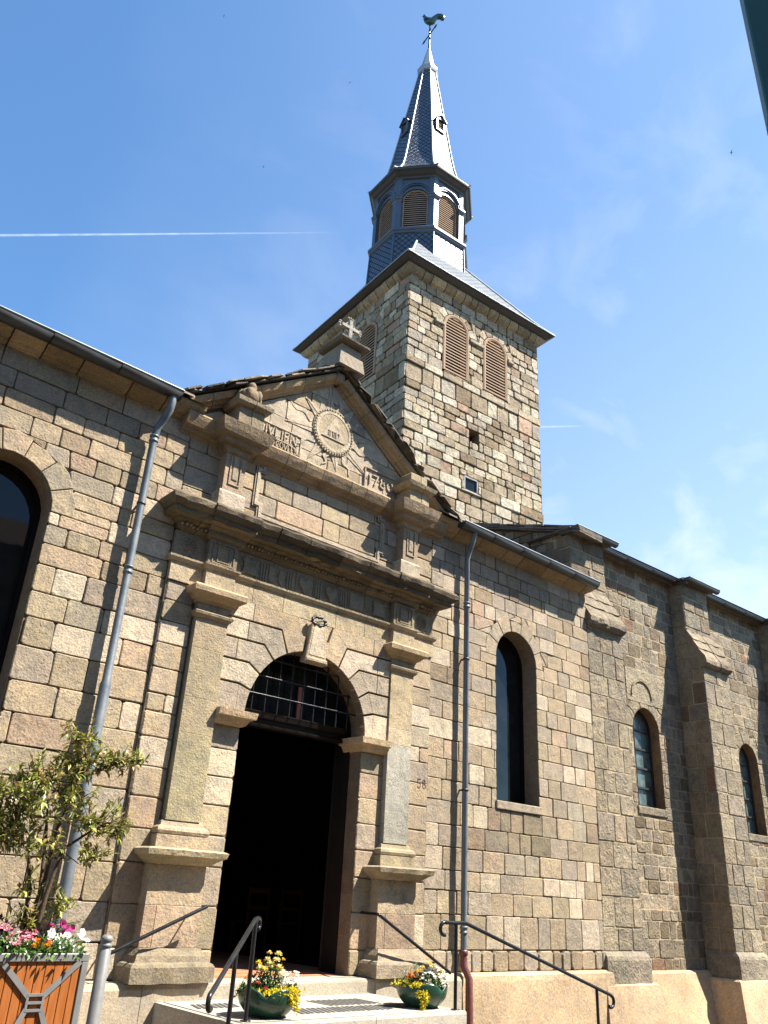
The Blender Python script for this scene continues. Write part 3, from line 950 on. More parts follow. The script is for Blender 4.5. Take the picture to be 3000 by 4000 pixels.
    for wd, h in ((0.085, 0.020), (0.035, 0.034)):
        for i, (a, b) in enumerate(zip(fr[:-1], fr[1:])):
            dx, dz = b[0] - a[0], b[1] - a[1]
            L = math.hypot(dx, dz)
            ex, ez = dx / L * wd / 2, dz / L * wd / 2
            nx, nz = -ez, ex
            mb.prism(FA, [(a[0] - ex - nx, a[1] - ez - nz), (b[0] + ex - nx, b[1] + ez - nz), (b[0] + ex + nx, b[1] + ez + nz), (a[0] - ex + nx, a[1] - ez + nz)][::-1], 0.0, h + 0.0006 * i, jit(PALE, rng, 0.08))
    mb.build('moulded_panel', M['carved'], ch)
    # ---- small upper pilasters, their caps and pinnacles
    for sgn in (1, -1):
        X = lambda x: XC + sgn * (x - XC)
        def U(a, b): return (min(X(a), X(b)), max(X(a), X(b)))
        mb = MB()
        u0, u1 = U(4.69, 5.10)
        mb.mould(FA, u0, u1, 0.0, 0.20, [(6.0, 0.0), (6.35, 0.0), (6.38, -0.015)], PALE, (), (1, 1), 0.004, 0.15)
        u0, u1 = U(4.735, 5.05)
        mb.mould(FA, u0, u1, 0.0, 0.18, [(6.38, 0.0), (6.95, 0.0)], jit(PINK, rng, .05))
        iu = (u0 + 0.07, u1 - 0.07)
        for a, b, c, d in ((iu[0], iu[0] + .016, 6.5, 6.9), (iu[1] - .016, iu[1], 6.5, 6.9), (iu[0], iu[1], 6.48, 6.5)):
            mb.box(FA, a, b, 0.17, 0.195, c, d, TAN)
        mb.bbox(FA, iu[0] + 0.045, iu[1] - 0.045, 0.17, 0.193, 6.56, 6.9, 0.008, TAN)
        mb.mould(FA, u0, u1, 0.0, 0.18, [(6.93, 0.0), (6.95, 0.03), (7.0, 0.045), (7.04, 0.055), (7.05, 0.12), (7.12, 0.145), (7.14, 0.21), (7.20, 0.235), (7.31, 0.265), (7.33, 0.23)], (0.31, 0.23, 0.145), (), (1, 1), 0.008, 0.1)
        mb.build('upper_pilaster', M['carved'], ch)
        mb = MB()
        if sgn == 1:
            mb.mould(FA, 4.73, 5.13, 0.02, 0.36, [(7.33, 0.0), (7.62, 0.0), (7.625, 0.05), (7.66, 0.08), (7.72, 0.09), (7.74, 0.06)], (0.30, 0.235, 0.15), [4.93], (1, 1), 0.012, 0.07)
            mb.lathe(FA(4.93, 0.2, 7.73), [(0.10, 0.0), (0.17, 0.03), (0.19, 0.10), (0.185, 0.17), (0.15, 0.23), (0.10, 0.27), (0.085, 0.31), (0.10, 0.34), (0.075, 0.39), (0.0, 0.40)], 14, (0.24, 0.175, 0.11))
            for i in range(6):
                q = i * 1.05
                mb.ball(FA(4.93 + 0.15 * math.cos(q), 0.2 + 0.15 * math.sin(q), 7.88), 0.06, 0.06, 0.10, (0.24, 0.175, 0.11), 0, 8, 5)
        else:
            mb.mould(FA, 7.99, 8.41, 0.02, 0.36, [(7.33, 0.0), (7.55, 0.0), (7.56, 0.04), (7.60, 0.08), (7.66, 0.10), (7.67, 0.03), (7.68, -0.03), (7.86, -0.03), (7.89, -0.06)], (0.31, 0.245, 0.15), [8.24], (1, 1), 0.010, 0.07)
        mb.build('pinnacle', M['carved'], ch)
    # ---- cross on the gable
    mb = MB()
    FX = frame((6.62, 0, 0), (1, 0, 0), (0, -1, 0))
    mb.mould(FX, -0.20, 0.20, -0.20, 0.28, [(9.2, 0.06), (9.45, 0.03), (9.47, 0.0), (9.62, 0.0)], (0.36, 0.30, 0.22), (), (1, 1), 0.006, 0.1)
    mb.mould(FX, -0.20, 0.20, -0.24, 0.30, [(9.63, 0.02), (9.64, 0.07), (9.67, 0.10), (9.70, 0.105), (9.76, 0.02), (9.82, -0.1), (9.84, -0.17)], (0.22, 0.165, 0.11), (), (1, 1), 0.012, 0.06)
    FX2 = lambda u, w, z: FX(u * 1.05, w + 0.17, z - 0.05)
    pc = (0.42, 0.38, 0.31)
    mb.bbox(FX2, -0.036, 0.036, -0.02, 0.055, 9.80, 10.27, 0.01, pc)
    mb.bbox(FX2, -0.18, 0.18, -0.019, 0.054, 10.075, 10.145, 0.01, pc)
    for u, z, du, dz in ((0, 10.30, 1, 0), (-0.20, 10.11, 0, 1), (0.20, 10.11, 0, 1)):
        for k in (-1, 0, 1):
            mb.ball(FX2(u + du * k * 0.045 + (0.0 if du else math.copysign(0.012 * (1 - abs(k)), u)), 0.018, z + dz * k * 0.045 + (0.012 * (1 - abs(k)) if du else 0)), 0.028, 0.028, 0.028, pc, 0, 8, 5)
    ring_ = [FX2(0.1 * math.cos(q * math.pi / 8), 0.02, 10.11 + 0.1 * math.sin(q * math.pi / 8)) for q in range(17)]
    mb.tube(ring_, 0.016, 6, pc)
    mb.build('gable_cross', M['carved'], ch)

    # ---- the portal
    mb = MB()
    FP = frame((0, -0.05, 0), (1, 0, 0), (0, -1, 0))
    zc = [0.94, 1.37, 1.78, 2.12, 2.45, 2.78, 3.10, 3.39]
    for u0, u1 in ((4.25, 4.66), (8.44, 8.87)):
        ashlar(mb, FP, u0, u1, [0.655, 0.96] + zc[1:] + [3.6, 3.9, 4.2, 4.48, 4.74, 5.0], (0.3, 0.6), PAL_F, rng, gap=0.010, depth=(0, 0.004), base=-0.07)
    for u0, u1 in ((5.1, 5.55), (7.55, 8.0)):
        ashlar(mb, FP, u0, u1, [0.655] + zc, (0.3, 0.7), PAL_F, rng, gap=0.010, depth=(0, 0.006), base=-0.07)
    backing(mb, FP, 4.245, 8.875, 0.6, 5.02, [door], -0.012, MORTAR)
    for s in (4.245, 8.875):
        mb.add([FP(s, -0.06, 0.6), FP(s, -0.012, 0.6), FP(s, -0.012, 5.02), FP(s, -0.06, 5.02)], [(0, 1, 2, 3)], BROWN)
    # stepped arch stones
    ang = [180, 162, 147.5, 130.5, 116.5, 100.2]
    bend = [(5.42, 3.56), (5.42, 3.91), (5.53, 4.20), (5.73, 4.48), (5.98, 4.74), (6.25, 4.995)]
    ap = lambda a: (XC + math.cos(RAD(a)), 3.55 + math.sin(RAD(a)))
    for sgn in (1, -1):
        X = lambda p: (XC + sgn * (p[0] - XC), p[1])
        for i in range(5):
            a0, a1 = ang[i], ang[i + 1]
            g = 0.016 if i else 0.004
            b0 = (bend[i][0] + (0.006 if i else 0.0), bend[i][1] + g)
            b1 = (bend[i + 1][0] - 0.004, bend[i + 1][1] - 0.012)
            a0_, a1_ = a0 - (0.9 if i else 0.0), a1 + 0.7
            w = [ap(a0_), ap((2 * a0 + a1) / 3), ap((a0 + 2 * a1) / 3), ap(a1_)]
            wedge = w + ([b1, b0] if i < 4 else [(6.385, 4.74), (6.315, 4.75), b1, b0])
            flat = [(5.13, b0[1]), b0, b1, (5.13, b1[1])]
            cc = jit(pick([(3, TAN), (3, PALE), (2, GREY)], rng), rng, 0.08)
            ww = 0.058 + rng.uniform(0, .003)
            pieces = [(wedge, cc)]
            if i < 2: pieces.append((flat, cc))
            else:
                xm = (5.13 + bend[i][0]) / 2 + rng.uniform(-.08, .05)
                pieces += [([(5.13, b0[1]), (xm - 0.004, b0[1]), (xm - 0.004, b1[1]), (5.13, b1[1])], jit(pick([(3, TAN), (3, PALE), (2, GREY)], rng), rng, 0.08)), ([(xm + 0.004, b0[1]), b0, b1, (xm + 0.004, b1[1])], cc)]
            for p, c_ in pieces:
                P = [X(t) for t in p]
                if poly_area(P) < 0: P = P[::-1]
                mb.block(FP, P, ww, -0.03, 0.004, c_)
    dd_ = door[1:] + door[:1]
    for i in range(len(dd_) - 1):
        a, b = dd_[i], dd_[i + 1]
        cuts_ = [a, b] if abs(a[1] - b[1]) < 0.5 else [(a[0], a[1] + (b[1] - a[1]) * q / 6) for q in range(7)]
        for p, q in zip(cuts_[:-1], cuts_[1:]):
            wo = 0.045 if min(p[1], q[1]) > 3.5 else -0.004
            mb.add([FP(p[0], wo, p[1]), FP(p[0], -0.24, p[1]), FP(q[0], -0.24, q[1]), FP(q[0], wo, q[1])], [(0, 1, 2, 3)], jit((0.185, 0.14, 0.092), rng, 0.14))  # door reveal colour darkened to carry its shade
    # imposts
    for u0, u1, en in ((5.13, 5.55, (0, 1)), (7.55, 7.97, (1, 0))):
        mb.mould(FP, u0, u1, -0.36, 0.05, [(3.385, 0.0), (3.40, 0.03), (3.47, 0.07), (3.48, 0.12), (3.56, 0.135)], (0.42, 0.31, 0.19), (), en, 0.004, 0.1)
    mb.block(FP, [(6.30, 4.58), (6.80, 4.58), (6.85, 4.995), (6.25, 4.995)], 0.022, -0.03, 0.006, TAN)
    # keystone
    kp = [(6.375, 4.46), (6.725, 4.46), (6.665, 4.93), (6.435, 4.93)]
    mb.block(FP, kp, 0.115, 0.0, 0.012, TAN)
    ki = inset(kp, 0.035)
    mb.block(FP, ki, 0.121, 0.05, 0.006, PALE)
    mb.block(FP, [(6.36, 4.40), (6.74, 4.40), (6.735, 4.47), (6.365, 4.47)], 0.135, 0.0, 0.02, TAN)
    mb.build('portal_wall', M['stone'], ch)
    # wreath on the keystone
    mb = MB()
    wr = [FP(XC + 0.115 * math.cos(q * math.pi / 10), 0.10 + 0.02 * math.sin(q * 2.1), 4.995 + 0.062 * math.sin(q * math.pi / 10)) for q in range(21)]
    mb.tube(wr, [0.018 + 0.008 * (i % 2) for i in range(21)], 7)
    mb.tube([FP(XC - .08, .11, 4.96), FP(XC + .02, .14, 5.0), FP(XC + .07, .12, 5.04)], 0.014, 6)
    mb.build('keystone_wreath', M['rust_iron'], ch)
    # pilasters
    for sgn in (1, -1):
        def U(a, b):
            p = sorted((XC + sgn * (a - XC), XC + sgn * (b - XC)))
            return p[0], p[1]
        mb = MB()
        c1 = (0.40, 0.32, 0.20) if sgn == 1 else (0.38, 0.345, 0.28)
        u0, u1 = U(4.56, 5.24)
        mb.mould(FA, u0 - 0.02, u1 + 0.02, 0.0, 0.28, [(0.655, 0.13), (0.80, 0.13), (0.83, 0.11), (0.845, 0.07), (0.90, 0.05), (0.95, 0.01), (0.965, 0.0)], (0.27, 0.215, 0.145), (), (1, 1), 0.018, 0.08)
        zs = [0.965, 1.37, 1.775]
        for za, zb in zip(zs[:-1], zs[1:]):
            mb.mould(FA, u0, u1, 0.0, 0.21, [(za, -0.004), (za + 0.006, 0.0), (zb - 0.006, 0.0), (zb, -0.004)], jit(PINK if zb < 1.5 else TAN, rng, .06), [u0 + 0.14] if zb < 1.5 else (), (1, 1), 0.004, 0.12)
        mb.mould(FA, u0, u1, 0.0, 0.25, [(1.775, 0.0), (1.80, 0.04), (1.85, 0.11), (1.865, 0.145), (1.92, 0.16), (1.94, 0.12)], (0.40, 0.32, 0.20), (), (1, 1), 0.012, 0.07)
        mb.mould(FA, u0 + 0.02, u1 - 0.01, 0.0, 0.19, [(1.94, 0.0), (2.075, 0.0), (2.08, -0.025), (2.09, -0.005), (2.12, 0.006), (2.15, -0.005), (2.17, -0.03), (2.175, -0.05), (2.215, -0.06), (2.23, -0.08)], (0.39, 0.31, 0.205), (), (1, 1), 0.004, 0.12)
        s0, s1 = U(4.68, 5.13)
        zz = [2.23, 3.20, 3.62, 4.22, 4.60] if sgn == 1 else [2.23, 3.55, 3.78, 4.60]
        for za, zb in zip(zz[:-1], zz[1:]):
            cc = c1 if (sgn == 1 or zb < 3.6) else (0.42, 0.33, 0.21)
            mb.mould(FA, s0, s1, 0.0, 0.135, [(za, -0.003), (za + 0.005, 0.0), (zb - 0.005, 0.0), (zb, -0.003)], jit(cc, rng, .06), (), (1, 1), 0.002, 0.2)
        mb.mould(FA, s0, s1, 0.0, 0.135, [(4.60, 0.0), (4.61, 0.02), (4.64, 0.045), (4.67, 0.055), (4.69, 0.03), (4.695, 0.0), (4.79, 0.0)], TAN, (), (1, 1), 0.004, 0.1)
        mb.mould(FA, s0, s1, 0.0, 0.135, [(4.79, 0.02), (4.82, 0.035), (4.825, 0.06), (4.88, 0.11), (4.885, 0.145), (4.90, 0.155), (4.96, 0.165), (4.985, 0.145)], (0.40, 0.295, 0.175), (), (1, 1), 0.006, 0.08)
        mb.build('pilaster', M['carved'], ch)
    # architrave, frieze
    mb = MB()
    js = [5.48, 5.98, 6.9, 7.45]
    taen = [(5.0, 0.0), (5.245, 0.0), (5.25, 0.02), (5.29, 0.045), (5.315, 0.05), (5.32, 0.0)]
    mb.mould(FA, 4.25, 8.87, 0.0, 0.075, taen, (0.40, 0.32, 0.205), [4.7] + js + [8.4], (1, 1), 0.004, 0.15)
    mb.mould(FA, 4.25, 8.87, 0.0, 0.06, [(5.32, 0.0), (5.66, 0.0)], (0.235, 0.19, 0.13), [5.16, 5.78, 6.15, 6.46, 7.1, 7.42, 7.95], (1, 1), 0.0)
    for sgn in (1, -1):
        p = sorted((XC + sgn * (4.71 - XC), XC + sgn * (5.14 - XC)))
        mb.mould(FA, p[0], p[1], 0.0, 0.15, taen, (0.40, 0.32, 0.205), (), (1, 1), 0.004, 0.15)
        mb.mould(FA, p[0], p[1], 0.0, 0.14, [(5.32, 0.0), (5.66, 0.0)], (0.235, 0.19, 0.13))
        for q in range(2):
            e = 0.05 + 0.07 * q
            for a, b, c, d in ((p[0] + e, p[0] + e + .014, 5.36 + .03 * q, 5.62 - .03 * q), (p[1] - e - .014, p[1] - e, 5.36 + .03 * q, 5.62 - .03 * q), (p[0] + e, p[1] - e, 5.345 + .03 * q, 5.36 + .03 * q), (p[0] + e, p[1] - e, 5.62 - .03 * q, 5.634 - .03 * q)):
                mb.box(FA, a, b, 0.13, 0.153, c, d, (0.235, 0.19, 0.13))
        # rosette in the end panel
        cx_, cz_ = XC + sgn * (4.475 - XC), 5.51
        for rr, nn, sz in ((0.095, 18, 0.017), (0.062, 12, 0.014), (0.03, 6, 0.012)):
            for i in range(nn):
                a = 2 * math.pi * i / nn
                mb.ball(FA(cx_ + rr * math.cos(a), 0.062, cz_ + rr * math.sin(a)), sz, 0.02, sz, (0.26, 0.215, 0.15), 0, 6, 4)
        for s2 in (1, -1):
            mb.tube([FA(cx_, 0.062, cz_ - 0.1), FA(cx_ + s2 * 0.05, 0.07, cz_ - 0.17), FA(cx_ + s2 * 0.11, 0.062, cz_ - 0.11)], [0.008, 0.014, 0.004], 6, (0.25, 0.22, 0.18))
        # four-lobed plate
        cx_ = XC + sgn * (5.39 - XC)
        q4 = []
        for i in range(24):
            a = 2 * math.pi * i / 24
            r = 0.155 - 0.05 * abs(math.cos(2 * a)) if True else 0
            q4.append((cx_ + r * math.cos(a), 5.48 + r * 0.92 * math.sin(a)))
        mb.prism(FA, q4, 0.05, 0.085, (0.225, 0.19, 0.135))
        for i in range(4):
            a = RAD(45 + 90 * i)
            mb.ball(FA(cx_ + 0.15 * math.cos(a), 0.065, 5.48 + 0.13 * math.sin(a)), 0.03, 0.03, 0.03, (0.225, 0.19, 0.135), 0, 8, 5)
    gc = (0.25, 0.205, 0.145)
    for u in (5.61, 6.05, 6.55, 7.01):
        for k in (-1, 0, 1):
            mb.tube([FA(u + k * 0.042, 0.062, 5.37), FA(u + k * 0.042, 0.062, 5.60)], 0.017, 8, gc)
            mb.ball(FA(u + k * 0.042, 0.064, 5.355), 0.017, 0.02, 0.015, gc, 0, 6, 4)
    for u in (6.30, 6.78):
        pts = [(0, -0.125), (0.045, -0.06), (0.095, 0.0), (0.105, 0.055), (0.075, 0.09), (0.035, 0.085), (0, 0.05)]
        hp = [(u + a, 5.48 + b) for a, b in pts] + [(u - a, 5.48 + b) for a, b in pts[-2:0:-1]]
        for side in (1, -1):
            half = [(u + side * a, 5.48 + b) for a, b in pts] 
            mb.prism(FA, half if side == 1 else half[::-1], 0.05, 0.088, gc)
    mb.prism(FA, [(5.90 + 0.05 * math.cos(i * math.pi / 6), 5.48 + 0.11 * math.sin(i * math.pi / 6)) for i in range(12)], 0.05, 0.08, gc)
    for u0, u1 in ((5.69, 5.79), (7.13, 7.40)):
        mb.bbox(FA, u0, u1, 0.05, 0.078, 5.37, 5.61, 0.01, gc)
    mb.build('carved_frieze', M['carved'], ch)
    # cornice
    mb = MB()
    prof = [(5.66, 0.0), (5.685, 0.02), (5.70, 0.06), (5.76, 0.065), (5.765, 0.085), (5.79, 0.12), (5.81, 0.13), (5.815, 0.235), (5.83, 0.25), (5.885, 0.25), (5.89, 0.27), (5.93, 0.31), (5.95, 0.325), (6.01, 0.335), (6.05, 0.30), (6.08, 0.05)]
    js, u = [], 4.5
    while u < 8.9:
        js.append(u)
        u += rng.uniform(0.42, 0.75)
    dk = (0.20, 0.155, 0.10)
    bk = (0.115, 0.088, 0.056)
    lo_, hi_ = prof[:8], prof[7:]
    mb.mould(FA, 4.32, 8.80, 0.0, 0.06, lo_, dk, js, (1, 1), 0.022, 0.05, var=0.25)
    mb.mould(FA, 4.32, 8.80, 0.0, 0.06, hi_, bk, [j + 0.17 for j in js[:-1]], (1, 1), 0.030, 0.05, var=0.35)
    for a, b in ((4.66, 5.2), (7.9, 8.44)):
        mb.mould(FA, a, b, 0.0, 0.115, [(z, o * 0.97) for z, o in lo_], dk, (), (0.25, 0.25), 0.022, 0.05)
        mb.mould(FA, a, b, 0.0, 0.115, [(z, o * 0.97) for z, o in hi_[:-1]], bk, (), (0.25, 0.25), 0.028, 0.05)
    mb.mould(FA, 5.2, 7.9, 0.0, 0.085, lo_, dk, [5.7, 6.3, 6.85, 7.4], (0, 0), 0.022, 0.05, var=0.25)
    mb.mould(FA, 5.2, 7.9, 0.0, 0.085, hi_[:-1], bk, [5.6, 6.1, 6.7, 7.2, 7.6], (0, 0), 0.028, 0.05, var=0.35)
    u = 4.28
    while u < 8.84:
        mb.ball(FA(u, 0.135 + rng.uniform(-.01, .03), 5.735), 0.02, 0.03, 0.022, jit((0.27, 0.20, 0.13), rng, .3), 0, 6, 4)
        u += 0.055
    mb.build('portal_cornice', M['carved'], ch)
    # ---- doorway: threshold floor, lintel, fanlight, grille, leaf, dark interior
    mb = MB()
    mb.add([(5.3, 0.05, 0.652), (7.9, 0.05, 0.652), (7.9, 8.0, 0.652), (5.3, 8.0, 0.652)], [(0, 1, 2, 3)], (0.5, 0.2, 0.1), 0, False, [[(5.3, 0), (7.9, 0), (7.9, 8), (5.3, 8)]])
    mb.build('tiled_floor', M['terracotta'], ch)
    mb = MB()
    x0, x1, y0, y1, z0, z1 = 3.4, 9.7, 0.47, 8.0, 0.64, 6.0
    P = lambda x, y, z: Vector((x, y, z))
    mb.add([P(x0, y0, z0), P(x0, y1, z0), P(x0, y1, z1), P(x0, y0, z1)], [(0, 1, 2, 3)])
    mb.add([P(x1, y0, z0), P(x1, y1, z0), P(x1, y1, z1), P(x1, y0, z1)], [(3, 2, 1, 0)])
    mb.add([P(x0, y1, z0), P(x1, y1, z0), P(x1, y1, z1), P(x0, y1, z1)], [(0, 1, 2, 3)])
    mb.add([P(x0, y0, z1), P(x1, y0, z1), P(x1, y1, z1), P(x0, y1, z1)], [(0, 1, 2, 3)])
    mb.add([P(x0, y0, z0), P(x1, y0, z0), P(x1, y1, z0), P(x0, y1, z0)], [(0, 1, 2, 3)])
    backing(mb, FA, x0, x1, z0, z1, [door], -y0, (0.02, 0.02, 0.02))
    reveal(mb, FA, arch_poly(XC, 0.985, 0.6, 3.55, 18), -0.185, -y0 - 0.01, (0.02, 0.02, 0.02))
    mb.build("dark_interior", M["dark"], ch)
    mb = MB()
    FD = frame((0, 0.24, 0), (1, 0, 0), (0, -1, 0))
    mb.mould(FD, 5.55, 7.55, -0.12, 0.0, [(3.50, 0.02), (3.53, 0.03), (3.55, 0.0), (3.60, 0.005), (3.62, 0.04), (3.66, 0.05), (3.69, 0.06), (3.70, 0.04)], (0.1, 0.05, 0.03), (), (0, 0))
    mb.build('door_lintel', M['leafwood'], ch)
    fan = MB()
    arc18 = [(XC + 1.0 * math.cos(math.pi * i / 18), 3.55 + 1.0 * math.sin(math.pi * i / 18)) for i in range(19)]
    fan.poly([FD(u, -0.06, max(z, 3.6)) for u, z in arc18])
    fo = fan.build('fanlight', M['glass'], ch)
    mb = MB()
    mb.box(FD, 6.62, 6.68, -0.055, -0.03, 3.70, 4.15)
    mb.build('red_mullion', M['red_wood'], fo)
    mb = MB()
    for u in (5.75, 5.95, 6.15, 6.35, 6.55, 6.75, 6.95, 7.15, 7.35):
        top = 3.55 + math.sqrt(max(0.0, 1 - (u - XC) ** 2)) + 0.03
        mb.tube([FD(u, 0.17, 3.66), FD(u, 0.17, top)], 0.011, 8)
    for z in (3.88, 4.12, 4.36):
        hw = math.sqrt(1 - (z - 3.55) ** 2) + 0.02
        mb.tube([FD(XC - hw, 0.185, z), FD(XC + hw, 0.185, z)], 0.011, 8)
    mb.build('fanlight_grille', M['iron'], ch)
    mb = MB()
    FL = frame((7.56, 0.48, 0), (0.74, 0.67, 0), (-0.67, 0.74, 0))
    mb.bbox(FL, 0.0, 0.95, 0.0, 0.05, 0.67, 3.5, 0.006)
    for za, zb in ((0.8, 1.5), (1.65, 2.5), (2.65, 3.35)):
        mb.bbox(FL, 0.12, 0.83, 0.04, 0.065, za, zb, 0.02)
    mb.build('door_leaf', M['leafwood'], ch)
    mb = MB()
    FL2 = frame((5.60, 0.46, 0), (0, 1, 0), (1, 0, 0))
    mb.bbox(FL2, 0.0, 0.95, 0.0, 0.05, 0.67, 3.5, 0.006)
    mb.build('door_leaf', M['leafwood'], ch)
    # windows
    round_window(ch, FA, depth=0.30, **RW)
    round_window(ch, FA, depth=0.30, **LW)
    # carved house number
    FP_ = frame((0, -0.05, 0), (1, 0, 0), (0, -1, 0))
    for dg, xx in (('5', 8.655), ('8', 8.755)):
        mb = MB()
        strokes(mb, FP_, letter(dg, xx, 3.03, 0.07, 0.125), 0.013, -0.02, 0.0062, (0.17, 0.105, 0.07))
        mb.build('carved_digit', M['carved'], ch)
    # plinths
    mb = MB()
    cr = (0.36, 0.305, 0.225)
    mb.mould(FA, 3.9, 5.27, -0.05, 0.0, [(-0.4, 0.36), (0.60, 0.36), (0.645, 0.34), (0.655, 0.30)], cr, [4.6], (1, 0), 0.003, 0.3)
    mb.build('plinth', M['smooth'], ch)
    mb = MB()
    mb.mould(FA, 7.77, 8.95, -0.05, 0.0, [(-0.4, 0.36), (0.60, 0.36), (0.645, 0.34), (0.655, 0.30)], cr, (), (0, 1), 0.003, 0.3)
    mb.build('plinth', M['smooth'], ch)
    mb = MB()
    mb.mould(FA, 8.95, 13.14, -0.05, 0.0, [(-0.6, 0.16), (0.55, 0.12), (0.62, 0.11), (0.66, 0.07)], (0.42, 0.305, 0.185), (), (0, 1), 0.006, 0.15)
    mb.build('rendered_base', M['render'], ch)
    return ch
FAh = lambda u, v, z: Vector((u, v, z))
build_front()

# ------------------------------------------------------------------ choir with buttresses
def build_choir():
    rng = random.Random(23)
    th = RAD(2.6)
    o = Vector((13.2, 0, 0))
    FC = frame(o, (math.cos(th), -math.sin(th), 0), (-math.sin(th), -math.cos(th), 0))
    ch = thing('church_choir', tuple(o + Vector((4, 1, 0))), 'older brown rubble choir with light mortar joints, stepped buttresses and small arched windows', 'church')
    BW = -0.67                                    # bay wall plane
    bays = [(1.17, 4.17, 2.74, 0.46), (5.24, 8.32, 6.92, 0.42), (9.4, 12.5, 11.0, 0.42)]
    courses = [0.45]
    while courses[-1] < 8.7:
        courses.append(courses[-1] + rng.uniform(0.19, 0.33))
    for (u0, u1, cx, hw) in bays:
        mb = MB()
        z0, zs = (3.5, 5.07) if u0 < 2 else (3.31, 4.96)
        hole = arch_poly(cx, hw, z0, zs)
        ring = [arch_poly(cx, hw + 0.2, zs, zs + 0.001, 7)]
        holes = [hole] + ring
        if u0 < 2:
            holes.append(arch_poly(cx - 0.06, 0.42, 5.80, 5.82, 8))
        FB = (lambda u, w, z: FC(u, w + BW, z))
        ashlar(mb, FB, u0 - 0.02, u1 + 0.02, courses, (0.2, 0.52), PAL_C, rng, holes, gap=0.021, bv=0.007, depth=(0.002, 0.016), rnd=0.016, j=0.006, var=0.18)
        backing(mb, FB, u0 - 0.05, u1 + 0.05, -0.3, 8.75, [hole], 0.001, MORTAR_C, 1)
        voussoirs(mb, FB, cx, zs, hw, 0.24, 5, PAL_Q, rng, w=0.012, gap=0.02)
        reveal(mb, FB, hole, 0.02, -0.30, (0.24, 0.165, 0.095))
        mb.bbox(FB, cx - hw - 0.05, cx + hw + 0.05, -0.25, 0.03, z0 - 0.16, z0, 0.015, (0.24, 0.2, 0.14))
        if u0 < 2:                                # blind stone with a carved lunette
            mb.block(FB, [(u0 + 0.95, 5.62), (u1 - 0.55, 5.62), (u1 - 0.55, 6.35), (u0 + 0.95, 6.35)], 0.02, -0.02, 0.01, (0.31, 0.26, 0.18))
            pts = arc(cx - 0.08, 5.78, 0.36, 0.34, 0, 180, 12)
            strokes(mb, FB, polyline(pts), 0.05, 0.015, 0.045, (0.30, 0.24, 0.16))
        mb.build('bay_wall', [M['choir_stone'], M['mortar']], ch)
        round_window(ch, FB, cx, hw, z0, zs, 0.2, 'window', 'lead_glass', 4, False)
        g = MB()
        a_, b_ = u0 - 0.03, u1 - 0.1
        gut(g, FC, a_, b_, -0.42, 8.77)
        g.build('gutter', [M['gutter'], M['zinc_pale']], ch)
        r = MB()
        r.mould(FC, a_ - 0.1, b_ + 0.2, -1.5, -0.56, [(8.72, 0.0), (8.74, 0.05), (8.78, 0.06)], (0.13, 0.11, 0.09), [u0 + 0.6, u0 + 1.3, u0 + 2.1], (0, 0), 0.02, 0.1)
        r.build('eaves_slab', M['lauze'], ch)
    for u0, u1 in ((0.0, 1.14), (4.17, 5.24), (8.32, 9.4)):
        mb = MB()
        lo = 6.86
        cs = [0.93]
        while cs[-1] < lo - 0.2:
            cs.append(cs[-1] + rng.uniform(0.34, 0.52))
        cs[-1] = lo
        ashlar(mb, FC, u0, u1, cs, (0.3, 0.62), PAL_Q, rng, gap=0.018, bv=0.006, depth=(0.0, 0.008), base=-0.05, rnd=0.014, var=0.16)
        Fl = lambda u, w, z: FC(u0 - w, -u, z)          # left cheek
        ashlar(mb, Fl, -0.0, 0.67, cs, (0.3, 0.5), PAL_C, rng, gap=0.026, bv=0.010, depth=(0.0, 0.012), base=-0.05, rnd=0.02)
        Fr = lambda u, w, z: FC(u1 + w, -u, z)
        mb.box(FC, u0 + 0.012, u1 - 0.012, -0.9, -0.008, -0.3, lo, MORTAR_C, 1)
        cu = [lo, 7.2, 7.65, 8.05, 8.4, 8.74]
        FU = lambda u, w, z: FC(u, w - 0.31, z)
        ashlar(mb, FU, u0, u1, cu, (0.36, 0.7), PAL_C, rng, gap=0.022, depth=(0.0, 0.012), base=-0.05)
        Fl2 = lambda u, w, z: FC(u0 - w, -0.31 - u, z)
        ashlar(mb, Fl2, 0.0, 0.36, cu, (0.3, 0.5), PAL_C, rng, gap=0.022, depth=(0.0, 0.012), base=-0.05)
        mb.box(FC, u0 + 0.012, u1 - 0.012, -0.9, -0.32, lo, 8.74, MORTAR_C, 1)
        # weathering: two or three lapped sloping stones ending in a worn drip
        for a, b in ((u0 - 0.01, u0 + (u1 - u0) * 0.55), (u0 + (u1 - u0) * 0.55 + 0.008, u1 + 0.01)):
            mb.mould(FC, a, b, -0.34, 0.0, [(6.62, -0.01), (6.65, 0.07), (6.71, 0.115), (6.80, 0.115), (6.88, 0.075), (7.06, -0.05), (7.085, -0.035), (7.30, -0.16), (7.325, -0.15), (7.56, -0.31)], (0.215, 0.172, 0.118), (), (0.0, 0.0), 0.035, 0.07)
        mb.mould(FC, u0 - 0.0, u1 + 0.0, -0.6, 0.0, [(0.44, 0.10), (0.80, 0.10), (0.86, 0.08), (0.93, 0.01)], (0.25, 0.21, 0.155), [u0 + 0.5], (0.6, 0.3), 0.012, 0.1)
        mb.build('buttress', [M['choir_stone'], M['mortar']], ch)
        g = MB()
        gut(g, FC, u0 - 0.06, u1 + 0.22, -0.13, 8.80)
        # short return of the gutter to the bay
        g.tube([FC(u0 - 0.02, -0.15, 8.72), FC(u0 - 0.03, -0.5, 8.73)], 0.06, 8)
        g.build('gutter', [M['gutter'], M['zinc_pale']], ch)
        r = MB()
